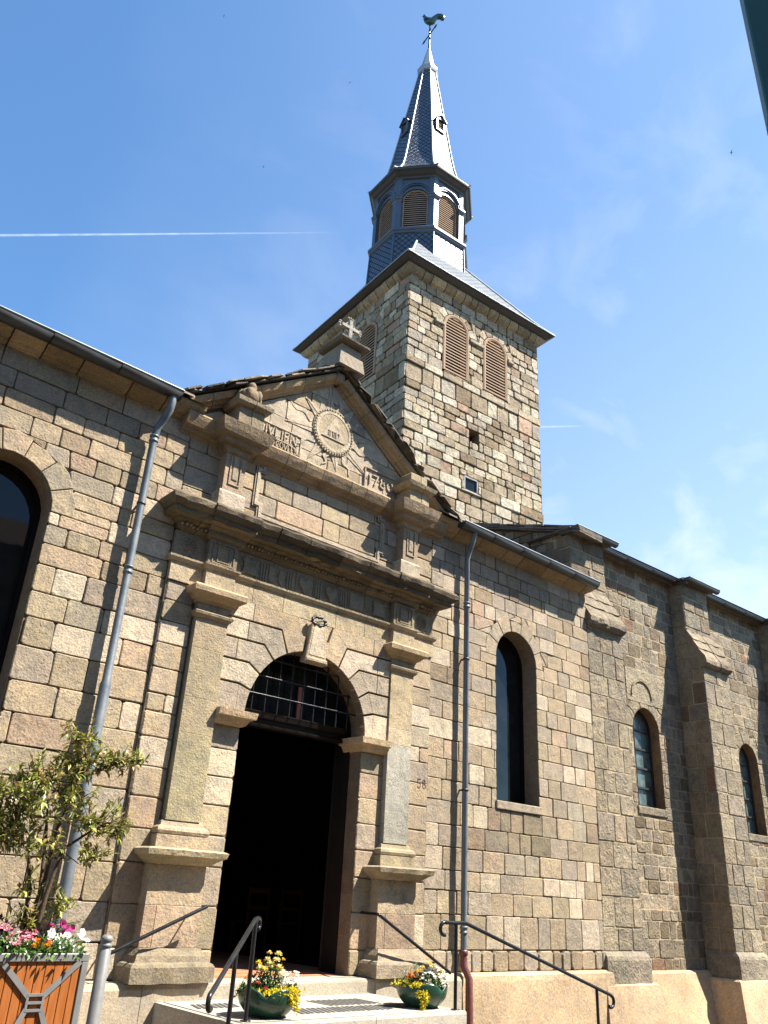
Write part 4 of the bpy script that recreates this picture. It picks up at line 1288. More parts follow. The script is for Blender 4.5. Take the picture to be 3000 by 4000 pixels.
        for i in range(3):
            r.mould(FC, u0 - 0.08 + 0.04 * i, u1 + 0.12, -1.4, -0.24, [(8.74 + .035 * i, 0.0), (8.755 + .035 * i, 0.06 - .02 * i), (8.775 + .035 * i, 0.05 - .02 * i)], (0.12, 0.10, 0.085), [u0 + 0.5], (1, 1), 0.012, 0.1)
        r.build('eaves_slab', M['lauze'], ch)
    # sloping verge of the choir roof against the sky, with rubble gable below
    mb = MB()
    FV = frame((13.25, 0.35, 0), (0, 1, 0), (-1, 0, 0))      # u goes back, w to the left
    zs_ = lambda u: 8.74 + 0.32 * u
    ashlar(mb, FV, 0.0, 4.6, [7.3, 7.75, 8.2, 8.45, 8.65, 8.82, 9.0, 9.2, 9.4, 9.6, 9.9], (0.2, 0.55), PAL_C, rng, [[(0, 8.72), (4.6, 8.72 + 4.6 * .32), (4.6, 11), (0, 11)]], gap=0.02, depth=(0, 0.03))
    mb.poly([FV(0, -0.012, 7.0), FV(4.6, -0.012, 7.0), FV(4.6, -0.012, zs_(4.6)), FV(0, -0.012, zs_(0))], MORTAR)
    mb.build('gable_wall', M['choir_stone'], ch)
    mb = MB()
    for lay in range(4):
        u = -0.3
        while u < 5.0:
            du = rng.uniform(0.3, 0.6)
            z = 8.73 + 0.32 * u + 0.036 * lay
            pts = [(u - .05, 0.10 + rng.uniform(-.05, .05)), (u + du + .05, 0.10 + rng.uniform(-.05, .05)), (u + du + .05, -0.7), (u - .05, -0.7)]
            lo = [FV(a, b, z + 0.32 * (a - u) + rng.uniform(-.008, .008)) for a, b in pts]
            hi = [p + Vector((0, 0, 0.034)) for p in lo]
            mb.add(lo + hi, [(3, 2, 1, 0), (4, 5, 6, 7), (0, 1, 5, 4), (1, 2, 6, 5), (2, 3, 7, 6), (3, 0, 4, 7)], jit((0.15, 0.125, 0.10), rng, .3))
            u += du
    mb.add([FC(-0.05, -0.3, 8.80), FC(12.5, -0.3, 8.80), FC(12.5, -6.5, 10.8), FC(-0.05, -6.5, 10.8)], [(0, 1, 2, 3)], (0.13, 0.11, 0.09))
    mb.build('choir_roof', M['lauze'], ch)
    mb = MB()
    oc = (0.42, 0.305, 0.185)
    for (u0, u1) in ((-0.04, 1.2), (4.1, 5.3), (8.25, 9.5)):
        mb.mould(FC, u0, u1, -0.65, 0.0, [(-0.8, 0.30), (0.36, 0.14), (0.43, 0.13), (0.46, 0.08)], jit(oc, rng, .03), (), (0.9, 0.9), 0.006, 0.15)
    for (u0, u1) in ((1.2, 4.1), (5.3, 8.25), (9.5, 12.5)):
        mb.mould(FC, u0, u1, -0.9, BW, [(-0.8, 0.42), (0.44, 0.15), (0.53, 0.13), (0.57, 0.06)], jit(oc, rng, .03), (), (0, 0), 0.006, 0.15)
    mb.build('rendered_base', M['render'], ch)

def gut(mb, F, a, b, w, z, r=0.085):
    arc_ = [(math.cos(RAD(180 + 180 * i / 10)), math.sin(RAD(180 + 180 * i / 10))) for i in range(11)]
    secs = max(1, int((b - a) / 0.8))
    for q in range(secs):
        p, s = a + (b - a) * q / secs, a + (b - a) * (q + 1) / secs
        vs = []
        for uu, rr in ((p, r), (s, r * 0.96), (s, r * 0.92), (p, r * 0.92)):
            vs += [F(uu, w - x * rr, z + y * rr) for x, y in arc_]
        fs = []
        for k in range(3):
            for i in range(10):
                fs.append((k * 11 + i, k * 11 + i + 1, (k + 1) * 11 + i + 1, (k + 1) * 11 + i))
        mb.add(vs, fs, (0.3, 0.3, 0.3), 0, True)
    mb.tube([F(a, w + r, z + 0.006), F(b, w + r, z + 0.006)], 0.010, 8, mat=1)
    for uu in (a, b):
        mb.prism(lambda u, ww, zz: F(uu + (ww if uu == b else -ww), u, zz), [(w - x * r * 0.99, z + y * r * 1.02) for x, y in arc_], 0, 0.004)
build_choir()

# ------------------------------------------------------------------ bell tower
TW, TL, TA = 5.74, 5.98, RAD(5.008)
TO = Vector((13.45, 6.0, 0))
TDR = Vector((math.cos(TA), -math.sin(TA), 0))
TDL = Vector((math.sin(TA), math.cos(TA), 0))
FTF = frame(TO, TDR, -TDL)                                   # sunny front
FTL = (lambda u, w, z: TO + TDL * (TL - u) - TDR * w + Vector((0, 0, z)))   # shaded left side
TCX, TCY = TW / 2 - 0.16, TL / 2 + 0.12                      # axis of the spire
def TLoc(a, b, z): return TO + TDR * a + TDL * b + Vector((0, 0, z))
def octo(r, z, lean=0.0):
    out = []
    for k in range(8):
        q = RAD(22.5 + 45 * k)
        R_ = r / math.cos(RAD(22.5))
        out.append(TLoc(TCX + R_ * math.cos(q) - lean, TCY + R_ * math.sin(q) + lean * 0.6, z))
    return out
def oface(k, r):
    """frame of one face of the octagon: k=6 looks to the street, k=5 to the left front, k=4 left"""
    q = RAD(45 * k)
    n = TDR * math.cos(q) + TDL * math.sin(q)
    a = Vector((-n.y, n.x, 0))
    c = TLoc(TCX, TCY, 0) + n * r
    return frame(c, a, n)

def louvres(parent, F, cx, hw, z0, zs, rec, name='louvre_window', step=0.11, fw=0.10, proud=0.03):
    fr = MB()
    out = arch_poly(cx, hw, z0, zs, 14)
    inn = arch_poly(cx, hw - fw, z0 + 0.03, zs, 14)
    n = len(out)
    w1, w0 = proud, rec
    vs = [F(u, w0, z) for u, z in out] + [F(u, w1, z) for u, z in out] + [F(u, w1, z) for u, z in inn] + [F(u, w0, z) for u, z in inn]
    fs = []
    for i in range(n):
        j = (i + 1) % n
        fs += [(i, j, n + j, n + i), (n + i, n + j, 2 * n + j, 2 * n + i), (2 * n + i, 2 * n + j, 3 * n + j, 3 * n + i)]
    fr.add(vs, fs)
    o2, i2 = arch_poly(cx, hw - fw * 0.28, z0 + 0.01, zs, 14), arch_poly(cx, hw - fw * 0.62, z0 + 0.02, zs, 14)
    fr.add([F(u, w1 + 0.012, z) for u, z in o2] + [F(u, w1 + 0.012, z) for u, z in i2], [(i, (i + 1) % n, n + (i + 1) % n, n + i) for i in range(n)])
    fr.add([F(u, w1, z) for u, z in o2] + [F(u, w1 + 0.012, z) for u, z in o2], [(i, (i + 1) % n, n + (i + 1) % n, n + i) for i in range(n)])
    fr.add([F(u, w1 + 0.012, z) for u, z in i2] + [F(u, w1, z) for u, z in i2], [(i, (i + 1) % n, n + (i + 1) % n, n + i) for i in range(n)])
    win = fr.build(name, M['louvre'], parent)
    sl = MB()
    z = z0 + 0.05
    R_ = hw - fw
    while z < zs + R_ - 0.03:
        h = R_ if z <= zs else math.sqrt(max(0.0, R_ ** 2 - (z + 0.03 - zs) ** 2))
        if h > 0.06:
            sl.add([F(cx - h, proud - 0.040, z + 0.016), F(cx + h, proud - 0.040, z + 0.016), F(cx + h, proud - 0.015, z), F(cx - h, proud - 0.015, z),
                    F(cx - h, proud - 0.040, z + step * 0.42), F(cx + h, proud - 0.040, z + step * 0.42), F(cx + h, proud - 0.015, z + step * 0.34), F(cx - h, proud - 0.015, z + step * 0.34)],
                   [(0, 1, 2, 3), (7, 6, 5, 4), (3, 2, 6, 7), (0, 4, 5, 1)])
        z += step
    sl.build('slats', M['louvre'], win)
    bk = MB()
    bk.poly([F(u, rec + 0.004, z) for u, z in inn])
    bk.build('backing', M['louvre_dark'], win)
    return win

def build_tower():
    rng = random.Random(5)
    tw = thing('bell_tower', tuple(TLoc(TW / 2, TL / 2, 0)), 'square stone bell tower with brown louvres and an octagonal slate spire', 'tower')
    ZT = 19.4
    def courses(z0, z1, a=0.23, b=0.40):
        c = [z0]
        while c[-1] < z1 - a:
            c.append(c[-1] + rng.uniform(a, b))
        c[-1] = z1
        return c
    CS = courses(9.0, 12.49) + courses(12.84, 16.08)[0:] + courses(16.34, ZT)
    # front openings
    L1 = dict(cx=1.96, hw=0.54, z0=16.42, zs=18.16)
    L2 = dict(cx=3.69, hw=0.54, z0=16.42, zs=18.12)
    hf = [arch_poly(n=14, **L1), arch_poly(n=14, **L2), [(2.58, 14.3), (2.95, 14.3), (2.95, 14.68), (2.58, 14.68)], [(2.38, 12.56), (2.92, 12.56), (2.92, 13.02), (2.38, 13.02)]]
    rings = [arch_poly(L['cx'], L['hw'] + 0.22, L['zs'], L['zs'] + 0.001, 7) for L in (L1, L2)]
    LL = dict(cx=TL - 2.12, hw=0.54, z0=16.42, zs=18.12)
    hl = [arch_poly(n=14, **LL)]
    ringl = [arch_poly(LL['cx'], LL['hw'] + 0.22, LL['zs'], LL['zs'] + 0.001, 7)]
    mb = MB()
    for F, W, hs, rg in ((FTF, TW, hf, rings), (FTL, TL, hl, ringl)):
        for a, b in ((9.0, 12.49), (12.84, 16.08), (16.34, ZT)):
            cs = [z for z in CS if a - 1e-6 <= z <= b + 1e-6]
            ashlar(mb, F, 0.0, W, sorted(set(cs)), (0.28, 0.72), PAL_T, rng, hs + rg, gap=0.026, bv=0.014, depth=(0.0, 0.04), base=-0.06, rnd=0.034, j=0.010, var=0.15)
        for za, zb in ((12.49, 12.84), (16.08, 16.34)):
            ashlar(mb, F, -0.04, W + 0.04, [za, zb], (0.6, 1.2), PAL_T, rng, hs, gap=0.02, bv=0.015, depth=(0.045, 0.06), base=-0.06, rnd=0.03, j=0.008)
        backing(mb, F, 0.0, W, 6.0, ZT + 0.1, hs, -0.035, (0.055, 0.042, 0.028), 1)
    for F, L in ((FTF, L1), (FTF, L2), (FTL, LL)):
        voussoirs(mb, F, L['cx'], L['zs'], L['hw'] + 0.01, 0.26, 7, PAL_T, rng, w=0.02, gap=0.02, bv=0.015, rag=0.08)
    for F, hs in ((FTF, hf), (FTL, hl)):
        for h in hs:
            reveal(mb, F, h, 0.01, -0.30, (0.22, 0.16, 0.10))
    # projecting impost slabs at the belfry openings
    for u0, u1, z in ((1.05, 1.42, 18.10), (2.52, 3.14, 18.02), (4.25, 4.5, 18.02)):
        mb.bbox(FTF, u0, u1, -0.05, 0.09, z - 0.06, z + 0.07, 0.02, (0.34, 0.29, 0.21))
    mb.add([TLoc(TW, 0, 6), TLoc(TW, TL, 6), TLoc(TW, TL, ZT), TLoc(TW, 0, ZT)], [(0, 1, 2, 3)], PAL_T[0][1])
    mb.add([TLoc(0, TL, 6), TLoc(TW, TL, 6), TLoc(TW, TL, ZT), TLoc(0, TL, ZT)], [(0, 1, 2, 3)], PAL_T[0][1])
    mb.build('stone_shaft', [M['tower_stone'], M['mortar']], tw)
    # putlog hole back and small glazed window
    mb = MB()
    mb.box(FTF, 2.5, 3.0, -0.75, -0.32, 14.2, 14.8)
    mb.build('wall_hole', M['louvre_dark'], tw)
    mb = MB()
    for a, b, c, d in ((2.36, 2.42, 12.54, 13.04), (2.88, 2.94, 12.54, 13.04), (2.36, 2.94, 12.98, 13.04), (2.36, 2.94, 12.54, 12.59)):
        mb.bbox(FTF, a, b, -0.06, 0.022, c, d, 0.004)
    wn = mb.build('window', M['grey_paint'], tw)
    mb = MB()
    mb.poly([FTF(2.4, -0.03, 12.56), FTF(2.92, -0.03, 12.56), FTF(2.92, -0.03, 13.02), FTF(2.4, -0.03, 13.02)])
    mb.build('pane', M['glass'], wn)
    louvres(tw, FTF, rec=-0.28, step=0.115, **L1)
    louvres(tw, FTF, rec=-0.28, step=0.115, **L2)
    louvres(tw, FTL, rec=-0.28, step=0.115, **LL)
    # cornice of rounded blocks
    mb = MB()
    prof = [(19.36, 0.02), (19.42, 0.12), (19.49, 0.18), (19.57, 0.215), (19.63, 0.22)]
    for F, W in ((FTF, TW), (FTL, TL)):
        js, u = [], 0.45
        while u < W:
            js.append(u)
            u += rng.uniform(0.26, 0.62)
        mb.mould(F, 0.0, W, -0.1, 0.0, prof, (0.33, 0.245, 0.15), js, (1, 1), 0.018, 0.08, gap=0.03, var=0.25)
    mb.build('block_cornice', M['tower_stone'], tw)
    # eaves and pyramid roof
    e = 0.43
    mb = MB()
    q4 = lambda d, z: [TLoc(-d, -d, z), TLoc(TW + d, -d, z), TLoc(TW + d, TL + d, z), TLoc(-d, TL + d, z)]
    rg = [q4(0.15, 19.63), q4(0.30, 19.66), q4(0.40, 19.72), q4(e, 19.745), q4(e, 19.775)]
    vs = [p for r in rg for p in r]
    fs = []
    for j in range(4):
        for k in range(4):
            fs.append((j * 4 + k, j * 4 + (k + 1) % 4, (j + 1) * 4 + (k + 1) % 4, (j + 1) * 4 + k))
    mb.add(vs, fs)
    mb.build('eaves_trim', M['gutter'], tw)
    mb = MB()
    apx = 25.0
    def rl(d, z): return q4(d, z)
    lv = [(e + 0.02, 19.77), (e - 0.3, 20.15), (e - 0.7, 20.72)]
    hx, hy = TCX, TCY
    for k in range(4):
        ring = [rl(*v) for v in lv]
        top = TLoc(TCX, TCY, apx)
        dist = 0.0
        for j in range(len(lv) - 1):
            p0, p1 = ring[j][k], ring[j][(k + 1) % 4]
            p2, p3 = ring[j + 1][(k + 1) % 4], ring[j + 1][k]
            W = (p1 - p0).length
            d2 = dist + ((p3 + p2) / 2 - (p0 + p1) / 2).length
            i2 = (W - (p2 - p3).length) / 2
            mb.poly([p0, p1, p2, p3], (0.2, 0.22, 0.25), 0, [(0, dist), (W, dist), (W - i2, d2), (i2, d2)])
            dist = d2
        p0, p1 = ring[-1][k], ring[-1][(k + 1) % 4]
        W = (p1 - p0).length
        d2 = dist + (top - (p0 + p1) / 2).length
        mb.poly([p0, p1, top], (0.2, 0.22, 0.25), 0, [(i2, dist), (i2 + W, dist), (i2 + W / 2, d2)])
    rf = mb.build('pyramid_roof', M['slate'], tw)
    mb = MB()
    for k in range(4):
        pts = [rl(*v)[k] + Vector((0, 0, 0.02)) for v in lv]
        pts.append(pts[-1] + (TLoc(TCX, TCY, apx) - pts[-1]) * 0.75)
        mb.tube(pts, 0.045, 8)
        a, b = rl(e + 0.03, 19.785)[k], rl(e + 0.03, 19.785)[(k + 1) % 4]
        mb.tube([a, b], 0.022, 6)
    mb.build('hip_flashing', M['zinc_pale'], rf)

    # ---- octagonal belfry
    r0, r1 = 1.80, 1.75
    mb = MB()
    for k in range(8):
        a0, a1 = octo(r0 + 0.02, 21.2), octo(r1, 23.42)
        p = [a0[k], a0[(k + 1) % 8], a1[(k + 1) % 8], a1[k]]
        W0, W1 = (p[1] - p[0]).length, (p[3] - p[2]).length
        mb.poly(p, (0.1, 0.1, 0.1), 0, [(0, 0), (W0, 0), (W0 / 2 + W1 / 2, 2.2), (W0 / 2 - W1 / 2, 2.2)])
    sk = mb.build('slate_skirt', M['scale_slate'], tw)
    for k in range(8):
        mb = MB()
        mb.tube([octo(r0 + 0.03, 21.2)[k], octo(r1 + 0.01, 23.42)[k]], 0.03, 6)
        mb.build('corner_flashing', M['zinc'], sk)
    def oring(mb, prof):
        rg = [octo(r, z) for r, z in prof]
        vs = [p for r in rg for p in r]
        fs = []
        for j in range(len(prof) - 1):
            for k in range(8):
                fs.append((j * 8 + k, j * 8 + (k + 1) % 8, (j + 1) * 8 + (k + 1) % 8, (j + 1) * 8 + k))
        mb.add(vs, fs)
    mb = MB()
    oring(mb, [(1.74, 23.36), (1.80, 23.40), (1.81, 23.46), (1.85, 23.50), (1.855, 23.59), (1.80, 23.66), (1.70, 23.70)])
    mb.build('sill_moulding', M['zinc'], tw)
    zs, hw, z0 = 25.16, 0.485, 23.70
    T = math.tan(RAD(22.5))
    H = 1.66 * T
    bel = MB()
    for k in range(8):
        F = oface(k, 1.66)
        hole = arch_poly(0, hw, z0 - 0.02, zs, 14)
        for p in subtract_all([(-H, 23.6), (H, 23.6), (H, 26.25), (-H, 26.25)], [hole]):
            bel.poly([F(u, 0, z) for u, z in p])
        reveal(bel, F, hole, 0.0, -0.1, (0.2, 0.2, 0.2))
        # pilaster strips folded round the corners
        for s in (-1, 1):
            ue = s * (H + 0.028)
            ui = s * (H - 0.17)
            a, b = min(ue, ui), max(ue, ui)
            bel.box(F, a, b, -0.02, 0.068, 23.68, 25.08)
            bel.mould(F, min(s * (H + 0.024), s * (H - 0.19)), max(s * (H + 0.024), s * (H - 0.19)), -0.02, 0.058, [(25.02, 0.01), (25.06, 0.03), (25.10, 0.03), (25.12, 0.06), (25.18, 0.075), (25.20, 0.10), (25.26, 0.10), (25.28, 0.05)], (0.3, 0.3, 0.3), (), (0.35, 0.35))
            bel.box(F, a, b, -0.02, 0.045, 25.28, 26.2)
        # archivolt
        n = 16
        for ra, rb, w in ((hw + 0.03, hw + 0.15, 0.05), (hw + 0.095, hw + 0.15, 0.08)):
            A = [(ra * math.cos(math.pi * i / n), zs + 0.14 + ra * math.sin(math.pi * i / n)) for i in range(n + 1)]
            B = [(rb * math.cos(math.pi * i / n), zs + 0.14 + rb * math.sin(math.pi * i / n)) for i in range(n + 1)]
            for i in range(n):
                bel.prism(F, [A[i], B[i], B[i + 1], A[i + 1]], -0.02, w + 0.0004 * (i % 2))
    bo = bel.build('belfry', M['zinc'], tw)
    for k in range(8):
        louvres(bo, oface(k, 1.66), 0, hw - 0.004, z0, zs, -0.16, 'louvre_panel', 0.10, 0.05, -0.06)
    mb = MB()
    oring(mb, [(1.66, 26.12), (1.72, 26.16), (1.74, 26.22), (1.82, 26.27), (1.90, 26.36), (1.97, 26.40), (1.985, 26.46), (1.985, 26.50), (1.9, 26.55)])
    mb.build('belfry_cornice', M['gutter'], tw)
    # ---- spire
    prof = [(1.99, 26.50), (1.80, 26.66), (1.58, 26.90), (1.42, 27.25), (1.31, 27.7), (1.20, 28.35), (0.33, 34.25)]
    def ln(z): return -0.045 * max(0, (z - 27) / 9)
    mb = MB()
    for k in range(8):
        dist = 0
        for (ra, za), (rb, zb) in zip(prof[:-1], prof[1:]):
            A, B = octo(ra, za, ln(za)), octo(rb, zb, ln(zb))
            p = [A[k], A[(k + 1) % 8], B[(k + 1) % 8], B[k]]
            Wa, Wb = (p[1] - p[0]).length, (p[2] - p[3]).length
            d2 = dist + ((p[2] + p[3]) / 2 - (p[0] + p[1]) / 2).length
            mb.poly(p, (0.1, 0.1, 0.1), 0, [(-Wa / 2, dist), (Wa / 2, dist), (Wb / 2, d2), (-Wb / 2, d2)])
            dist = d2
    sp = mb.build('spire', M['scale_slate'], tw)
    mb = MB()
    for k in range(8):
        mb.tube([octo(r + 0.012, z, ln(z))[k] for r, z in prof], [0.045] * 5 + [0.04, 0.03], 6)
    mb.build('hip_roll', M['zinc_pale'], sp)
    mb = MB()
    rg = [octo(r, z, ln(z)) for r, z in ((0.30, 34.05), (0.40, 34.12), (0.44, 34.25), (0.44, 34.36), (0.36, 34.44), (0.31, 34.5), (0.06, 35.9), (0.0, 35.92))]
    vs = [p for r in rg for p in r]
    mb.add(vs, [(j * 8 + k, j * 8 + (k + 1) % 8, (j + 1) * 8 + (k + 1) % 8, (j + 1) * 8 + k) for j in range(7) for k in range(8)])
    mb.build('spire_cap', M['zinc_pale'], tw)
    # ---- dormers on the spire
    for k in (0, 2, 4, 6):
        zc = 30.1
        rr = 1.20 - (zc - 28.35) * (0.87 / 5.9)
        F0 = oface(k, rr - 0.02)
        F = lambda u, w, z: F0(u, w, z) + TDR * (-ln(zc)) + TDL * (ln(zc) * 0.6)
        mb = MB()
        for s in (-1, 1):
            mb.box(F, min(s * .15, s * .22), max(s * .15, s * .22), -0.35, 0.15, 29.8, 30.38)
        mb.box(F, -0.22, 0.22, -0.3, 0.15, 29.72, 29.81)
        mb.prism(F, [(-0.22, 30.38), (0.22, 30.38), (0.0, 30.60)], -0.4, 0.145)
        dm = mb.build('spire_dormer', M['zinc'], tw)
        mb = MB()
        for s in (-1, 1):
            mb.add([F(s * 0.28, -0.5, 30.33), F(s * 0.28, 0.21, 30.33), F(0, 0.21, 30.65), F(0, -0.5, 30.65), F(s * 0.28, -0.5, 30.30), F(s * 0.28, 0.21, 30.30), F(0, 0.21, 30.61), F(0, -0.5, 30.61)], [(0, 1, 2, 3), (4, 5, 6, 7), (0, 1, 5, 4), (1, 2, 6, 5)])
        mb.build('dormer_roof', M['zinc'], dm)
        mb = MB()
        mb.box(F, -0.15, 0.15, -0.3, 0.04, 29.81, 30.38)
        for i in range(4):
            mb.box(F, -0.15, 0.15, 0.04, 0.09, 29.86 + i * .13, 29.89 + i * .13, mat=1)
        mb.build('dormer_opening', [M['louvre_dark'], M['louvre']], dm)
    # ---- weathercock above the spire
    tip = TLoc(TCX + 0.045, TCY - 0.027, 35.9)
    wc = thing('weathercock', tuple(tip), 'greenish copper cockerel weathervane on a dark iron cross at the tip of the spire', 'weathervane')
    mb = MB()
    mb.tube([tip + Vector((0, 0, -0.3)), tip + Vector((0, 0, 1.72))], [0.045, 0.03], 8)
    c = tip + Vector((0, 0, 1.0))
    d = Vector((-0.18, -0.98, 0)).normalized()
    for s in (1, -1):
        mb.tube([c, c + d * s * 0.34], 0.028, 6)
        e_ = c + d * s * 0.44
        mb.tube([e_ + Vector((0, 0, 0.07)), e_ + d * s * .13, e_ - Vector((0, 0, 0.07)), e_ - d * s * .12, e_ + Vector((0, 0, 0.07))], 0.02, 6)
    for s in (1, -1):
        u = c + Vector((0, 0, s * 0.30))
        mb.tube([u + d * .07, u + Vector((0, 0, s * .12)), u - d * .07, u - Vector((0, 0, s * .12)), u + d * .07], 0.02, 6)
    mb.build('iron_cross', M['iron'], wc)
    mb = MB()
    right = Vector((0.757, -0.653, 0))
    nrm = Vector((0.653, 0.757, 0))
    b = tip + Vector((0, 0, 1.92))
    rot = Matrix((right, nrm, Vector((0, 0, 1)))).transposed()
    mb.ball(b, 0.26, 0.14, 0.225, n=14, m=10, rot=rot)
    Q = lambda x, z, y=0: b + right * x * 0.86 + Vector((0, 0, z * 0.86)) + nrm * y
    mb.tube([Q(-0.16, 0.05), Q(-0.25, 0.20), Q(-0.29, 0.33), Q(-0.31, 0.40)], [0.15, 0.11, 0.085, 0.06], 10)
    mb.tube([Q(-0.30, 0.38), Q(-0.38, 0.37), Q(-0.44, 0.34)], [0.05, 0.03, 0.008], 8)
    for i, (x, z) in enumerate(((-0.35, 0.47), (-0.30, 0.50), (-0.25, 0.48))):
        mb.ball(Q(x, z), 0.035, 0.018, 0.05, n=8, m=5)
    mb.tube([Q(0.10, 0.05), Q(0.25, 0.28), Q(0.40, 0.42), Q(0.56, 0.42), Q(0.66, 0.30), Q(0.67, 0.18)], [0.14, 0.12, 0.13, 0.14, 0.13, 0.06], 10)
    mb.tube([Q(0.10, 0.08), Q(0.22, 0.34), Q(0.36, 0.50), Q(0.50, 0.54)], [0.08, 0.07, 0.06, 0.02], 8)
    mb.tube([Q(-0.02, -0.15), Q(-0.02, -0.36)], 0.03, 6)
    mb.build('cockerel', M['copper'], wc)
build_tower()

# ------------------------------------------------------------------ ground and pipes
def build_ground():
    mb = MB()
    S = 400
    n = 24
    xs = [(-S, 0.0), (5.0, 0.0), (12.0, -0.42), (26.0, -1.4), (60.0, -3.0), (S, -3.0)]
    for (xa, za), (xb, zb) in zip(xs[:-1], xs[1:]):
        mb.add([(xa, -S, za), (xb, -S, zb), (xb, S, zb), (xa, S, za)], [(0, 1, 2, 3)], (0.1, 0.1, 0.1))
    o = mb.build('street', M['asphalt'])
    tag(o, kind='structure')
    mb = MB()
    mb.mould(frame((0, -1.15, 0), (1, 0, 0), (0, -1, 0)), -6.0, 4.4, -1.2, 0.0, [(-0.1, 0.0), (0.10, 0.0), (0.12, -0.02)], (0.25, 0.215, 0.165), [], (0, 0))
    o = mb.build('pavement', M['smooth'])
    tag(o, kind='structure')
build_ground()

def pipe(name, label, pts, r, collars, foot=None, clips=(), rr=None):
    t = thing(name, tuple(pts[-1]), label, 'downpipe')
    mb = MB()
    mb.tube(pts, rr or r, 14)
    mb.build('pipe', M['pipe'], t)
    for z, x, y in collars:
        c = MB()
        c.lathe((x, y, z), [(r, -0.05), (r + 0.012, -0.045), (r + 0.014, -0.025), (r + 0.004, -0.02), (r + 0.004, 0.02), (r + 0.014, 0.025), (r + 0.012, 0.045), (r, 0.05)], 14)
        c.build('collar', M['pipe'], t)
    for z, x, y in clips:
        c = MB()
        c.lathe((x, y, z), [(r, -0.015), (r + 0.008, -0.015), (r + 0.008, 0.015), (r, 0.015)], 14)
        c.box(FA, x - 0.012, x + 0.012, -0.01, -y - r * 0.5, z - 0.012, z + 0.012)
        c.build('wall_bracket', M['rust_iron'], t)
    if foot:
        c = MB()
        c.tube(foot, [r + 0.004, r + 0.006, r + 0.006, r + 0.01][:len(foot)], 14)
        c.lathe(foot[0], [(r, -0.06), (r + 0.016, -0.05), (r + 0.018, 0.0), (r + 0.004, 0.012)], 14)
        c.build('cast_iron_foot', M['red_pipe'], t)
    return t
V = Vector
pipe('downpipe', 'long grey zinc downpipe with swan neck running down the left wall behind the shrub',
     [V((3.77, -0.31, 7.32)), V((3.77, -0.31, 7.24)), V((3.765, -0.29, 7.12)), V((3.74, -0.20, 6.98)), V((3.712, -0.14, 6.88)), V((3.70, -0.125, 6.74)), V((3.70, -0.125, 3.60)), V((3.70, -0.125, 3.56)), V((3.70, -0.125, 1.2)), V((3.70, -0.125, 0.05))],
     0.047, [(6.72, 3.70, -0.125), (4.93, 3.70, -0.125)], None, [(5.8, 3.70, -0.125)], [0.05] * 4 + [0.048] * 3 + [0.062] * 3)
pipe('downpipe', 'slim blue grey downpipe with red cast iron foot right of the portal',
     [V((9.58, -0.31, 7.32)), V((9.585, -0.28, 7.20)), V((9.59, -0.19, 7.02)), V((9.60, -0.12, 6.86)), V((9.60, -0.12, 0.9))],
     0.046, [(6.05, 9.60, -0.12), (1.2, 9.60, -0.12)], [V((9.60, -0.12, 0.94)), V((9.60, -0.13, 0.75)), V((9.61, -0.22, 0.6)), V((9.61, -0.23, -0.02))], [(5.13, 9.60, -0.12), (3.1, 9.60, -0.12)])

# ------------------------------------------------------------------ steps, landing, handrails
def build_landing():
    rng = random.Random(3)
    t = thing('stone_landing', (6.4, -1.2, 0.0), 'pale limestone landing and doorstep in front of the open portal', 'steps')
    mb = MB()
    c = (0.36, 0.32, 0.255)
    F = frame((0, 0, 0), (1, 0, 0), (0, -1, 0))
    mb.mould(F, 5.275, 7.765, -0.1, 0.0, [(0.40, 0.34), (0.615, 0.34), (0.64, 0.335), (0.648, 0.31)], (0.36, 0.31, 0.24), [], (0, 0), 0.003, 0.2)
    mb.build('doorstep', M['smooth'], t)
    mb = MB()
    for u0, u1 in ((4.76, 6.38), (6.386, 7.70)):
        mb.mould(F, u0, u1, 0.0, 1.93, [(-0.05, -0.02), (0.30, -0.02), (0.305, 0.0), (0.465, 0.0), (0.485, -0.008), (0.49, -0.02)], jit(c, rng, 0.04), (), (0, 0), 0.002, 0.3)
    mb.build('landing_slab', M['smooth'], t)
    mb = MB()
    # dark grip lines along the edges and rows of slits
    mb.box(F, 4.83, 4.855, 0.40, 1.85, 0.488, 0.4925)
    mb.box(F, 4.86, 7.66, 1.845, 1.86, 0.488, 0.4925)
    def slits(x0, x1, y, L, n, sl):
        for i in range(n):
            x = x0 + (x1 - x0) * i / (n - 1)
            y_ = y + rng.uniform(-.008, .008)
            mb.add([(x - .021, y_ - L / 2, 0.494), (x + .021, y_ - L / 2, 0.494), (x + .021 + sl, y_ + L / 2, 0.494), (x - .021 + sl, y_ + L / 2, 0.494)], [(0, 1, 2, 3)])
    slits(5.75, 6.95, -1.38, 0.34, 19, 0.10)
    slits(6.45, 7.15, -0.92, 0.44, 10, -0.02)
    slits(7.08, 7.5, -1.36, 0.30, 7, -0.06)
    slits(4.95, 5.40, -0.78, 0.30, 8, 0.08)
    mb.build('grip_strips', M['rubber'], t)
    mb = MB()
    for x in (5.35, 6.05, 6.95, 7.35):
        mb.box(F, x, x + 0.006, 0.35, 1.84, 0.4885, 0.4915)
    mb.box(F, 4.86, 7.68, 1.10, 1.106, 0.4885, 0.4915)
    mb.build('slab_joints', M['mortar'], t)
build_landing()

def bend(p, q, r, n=6):
    return p

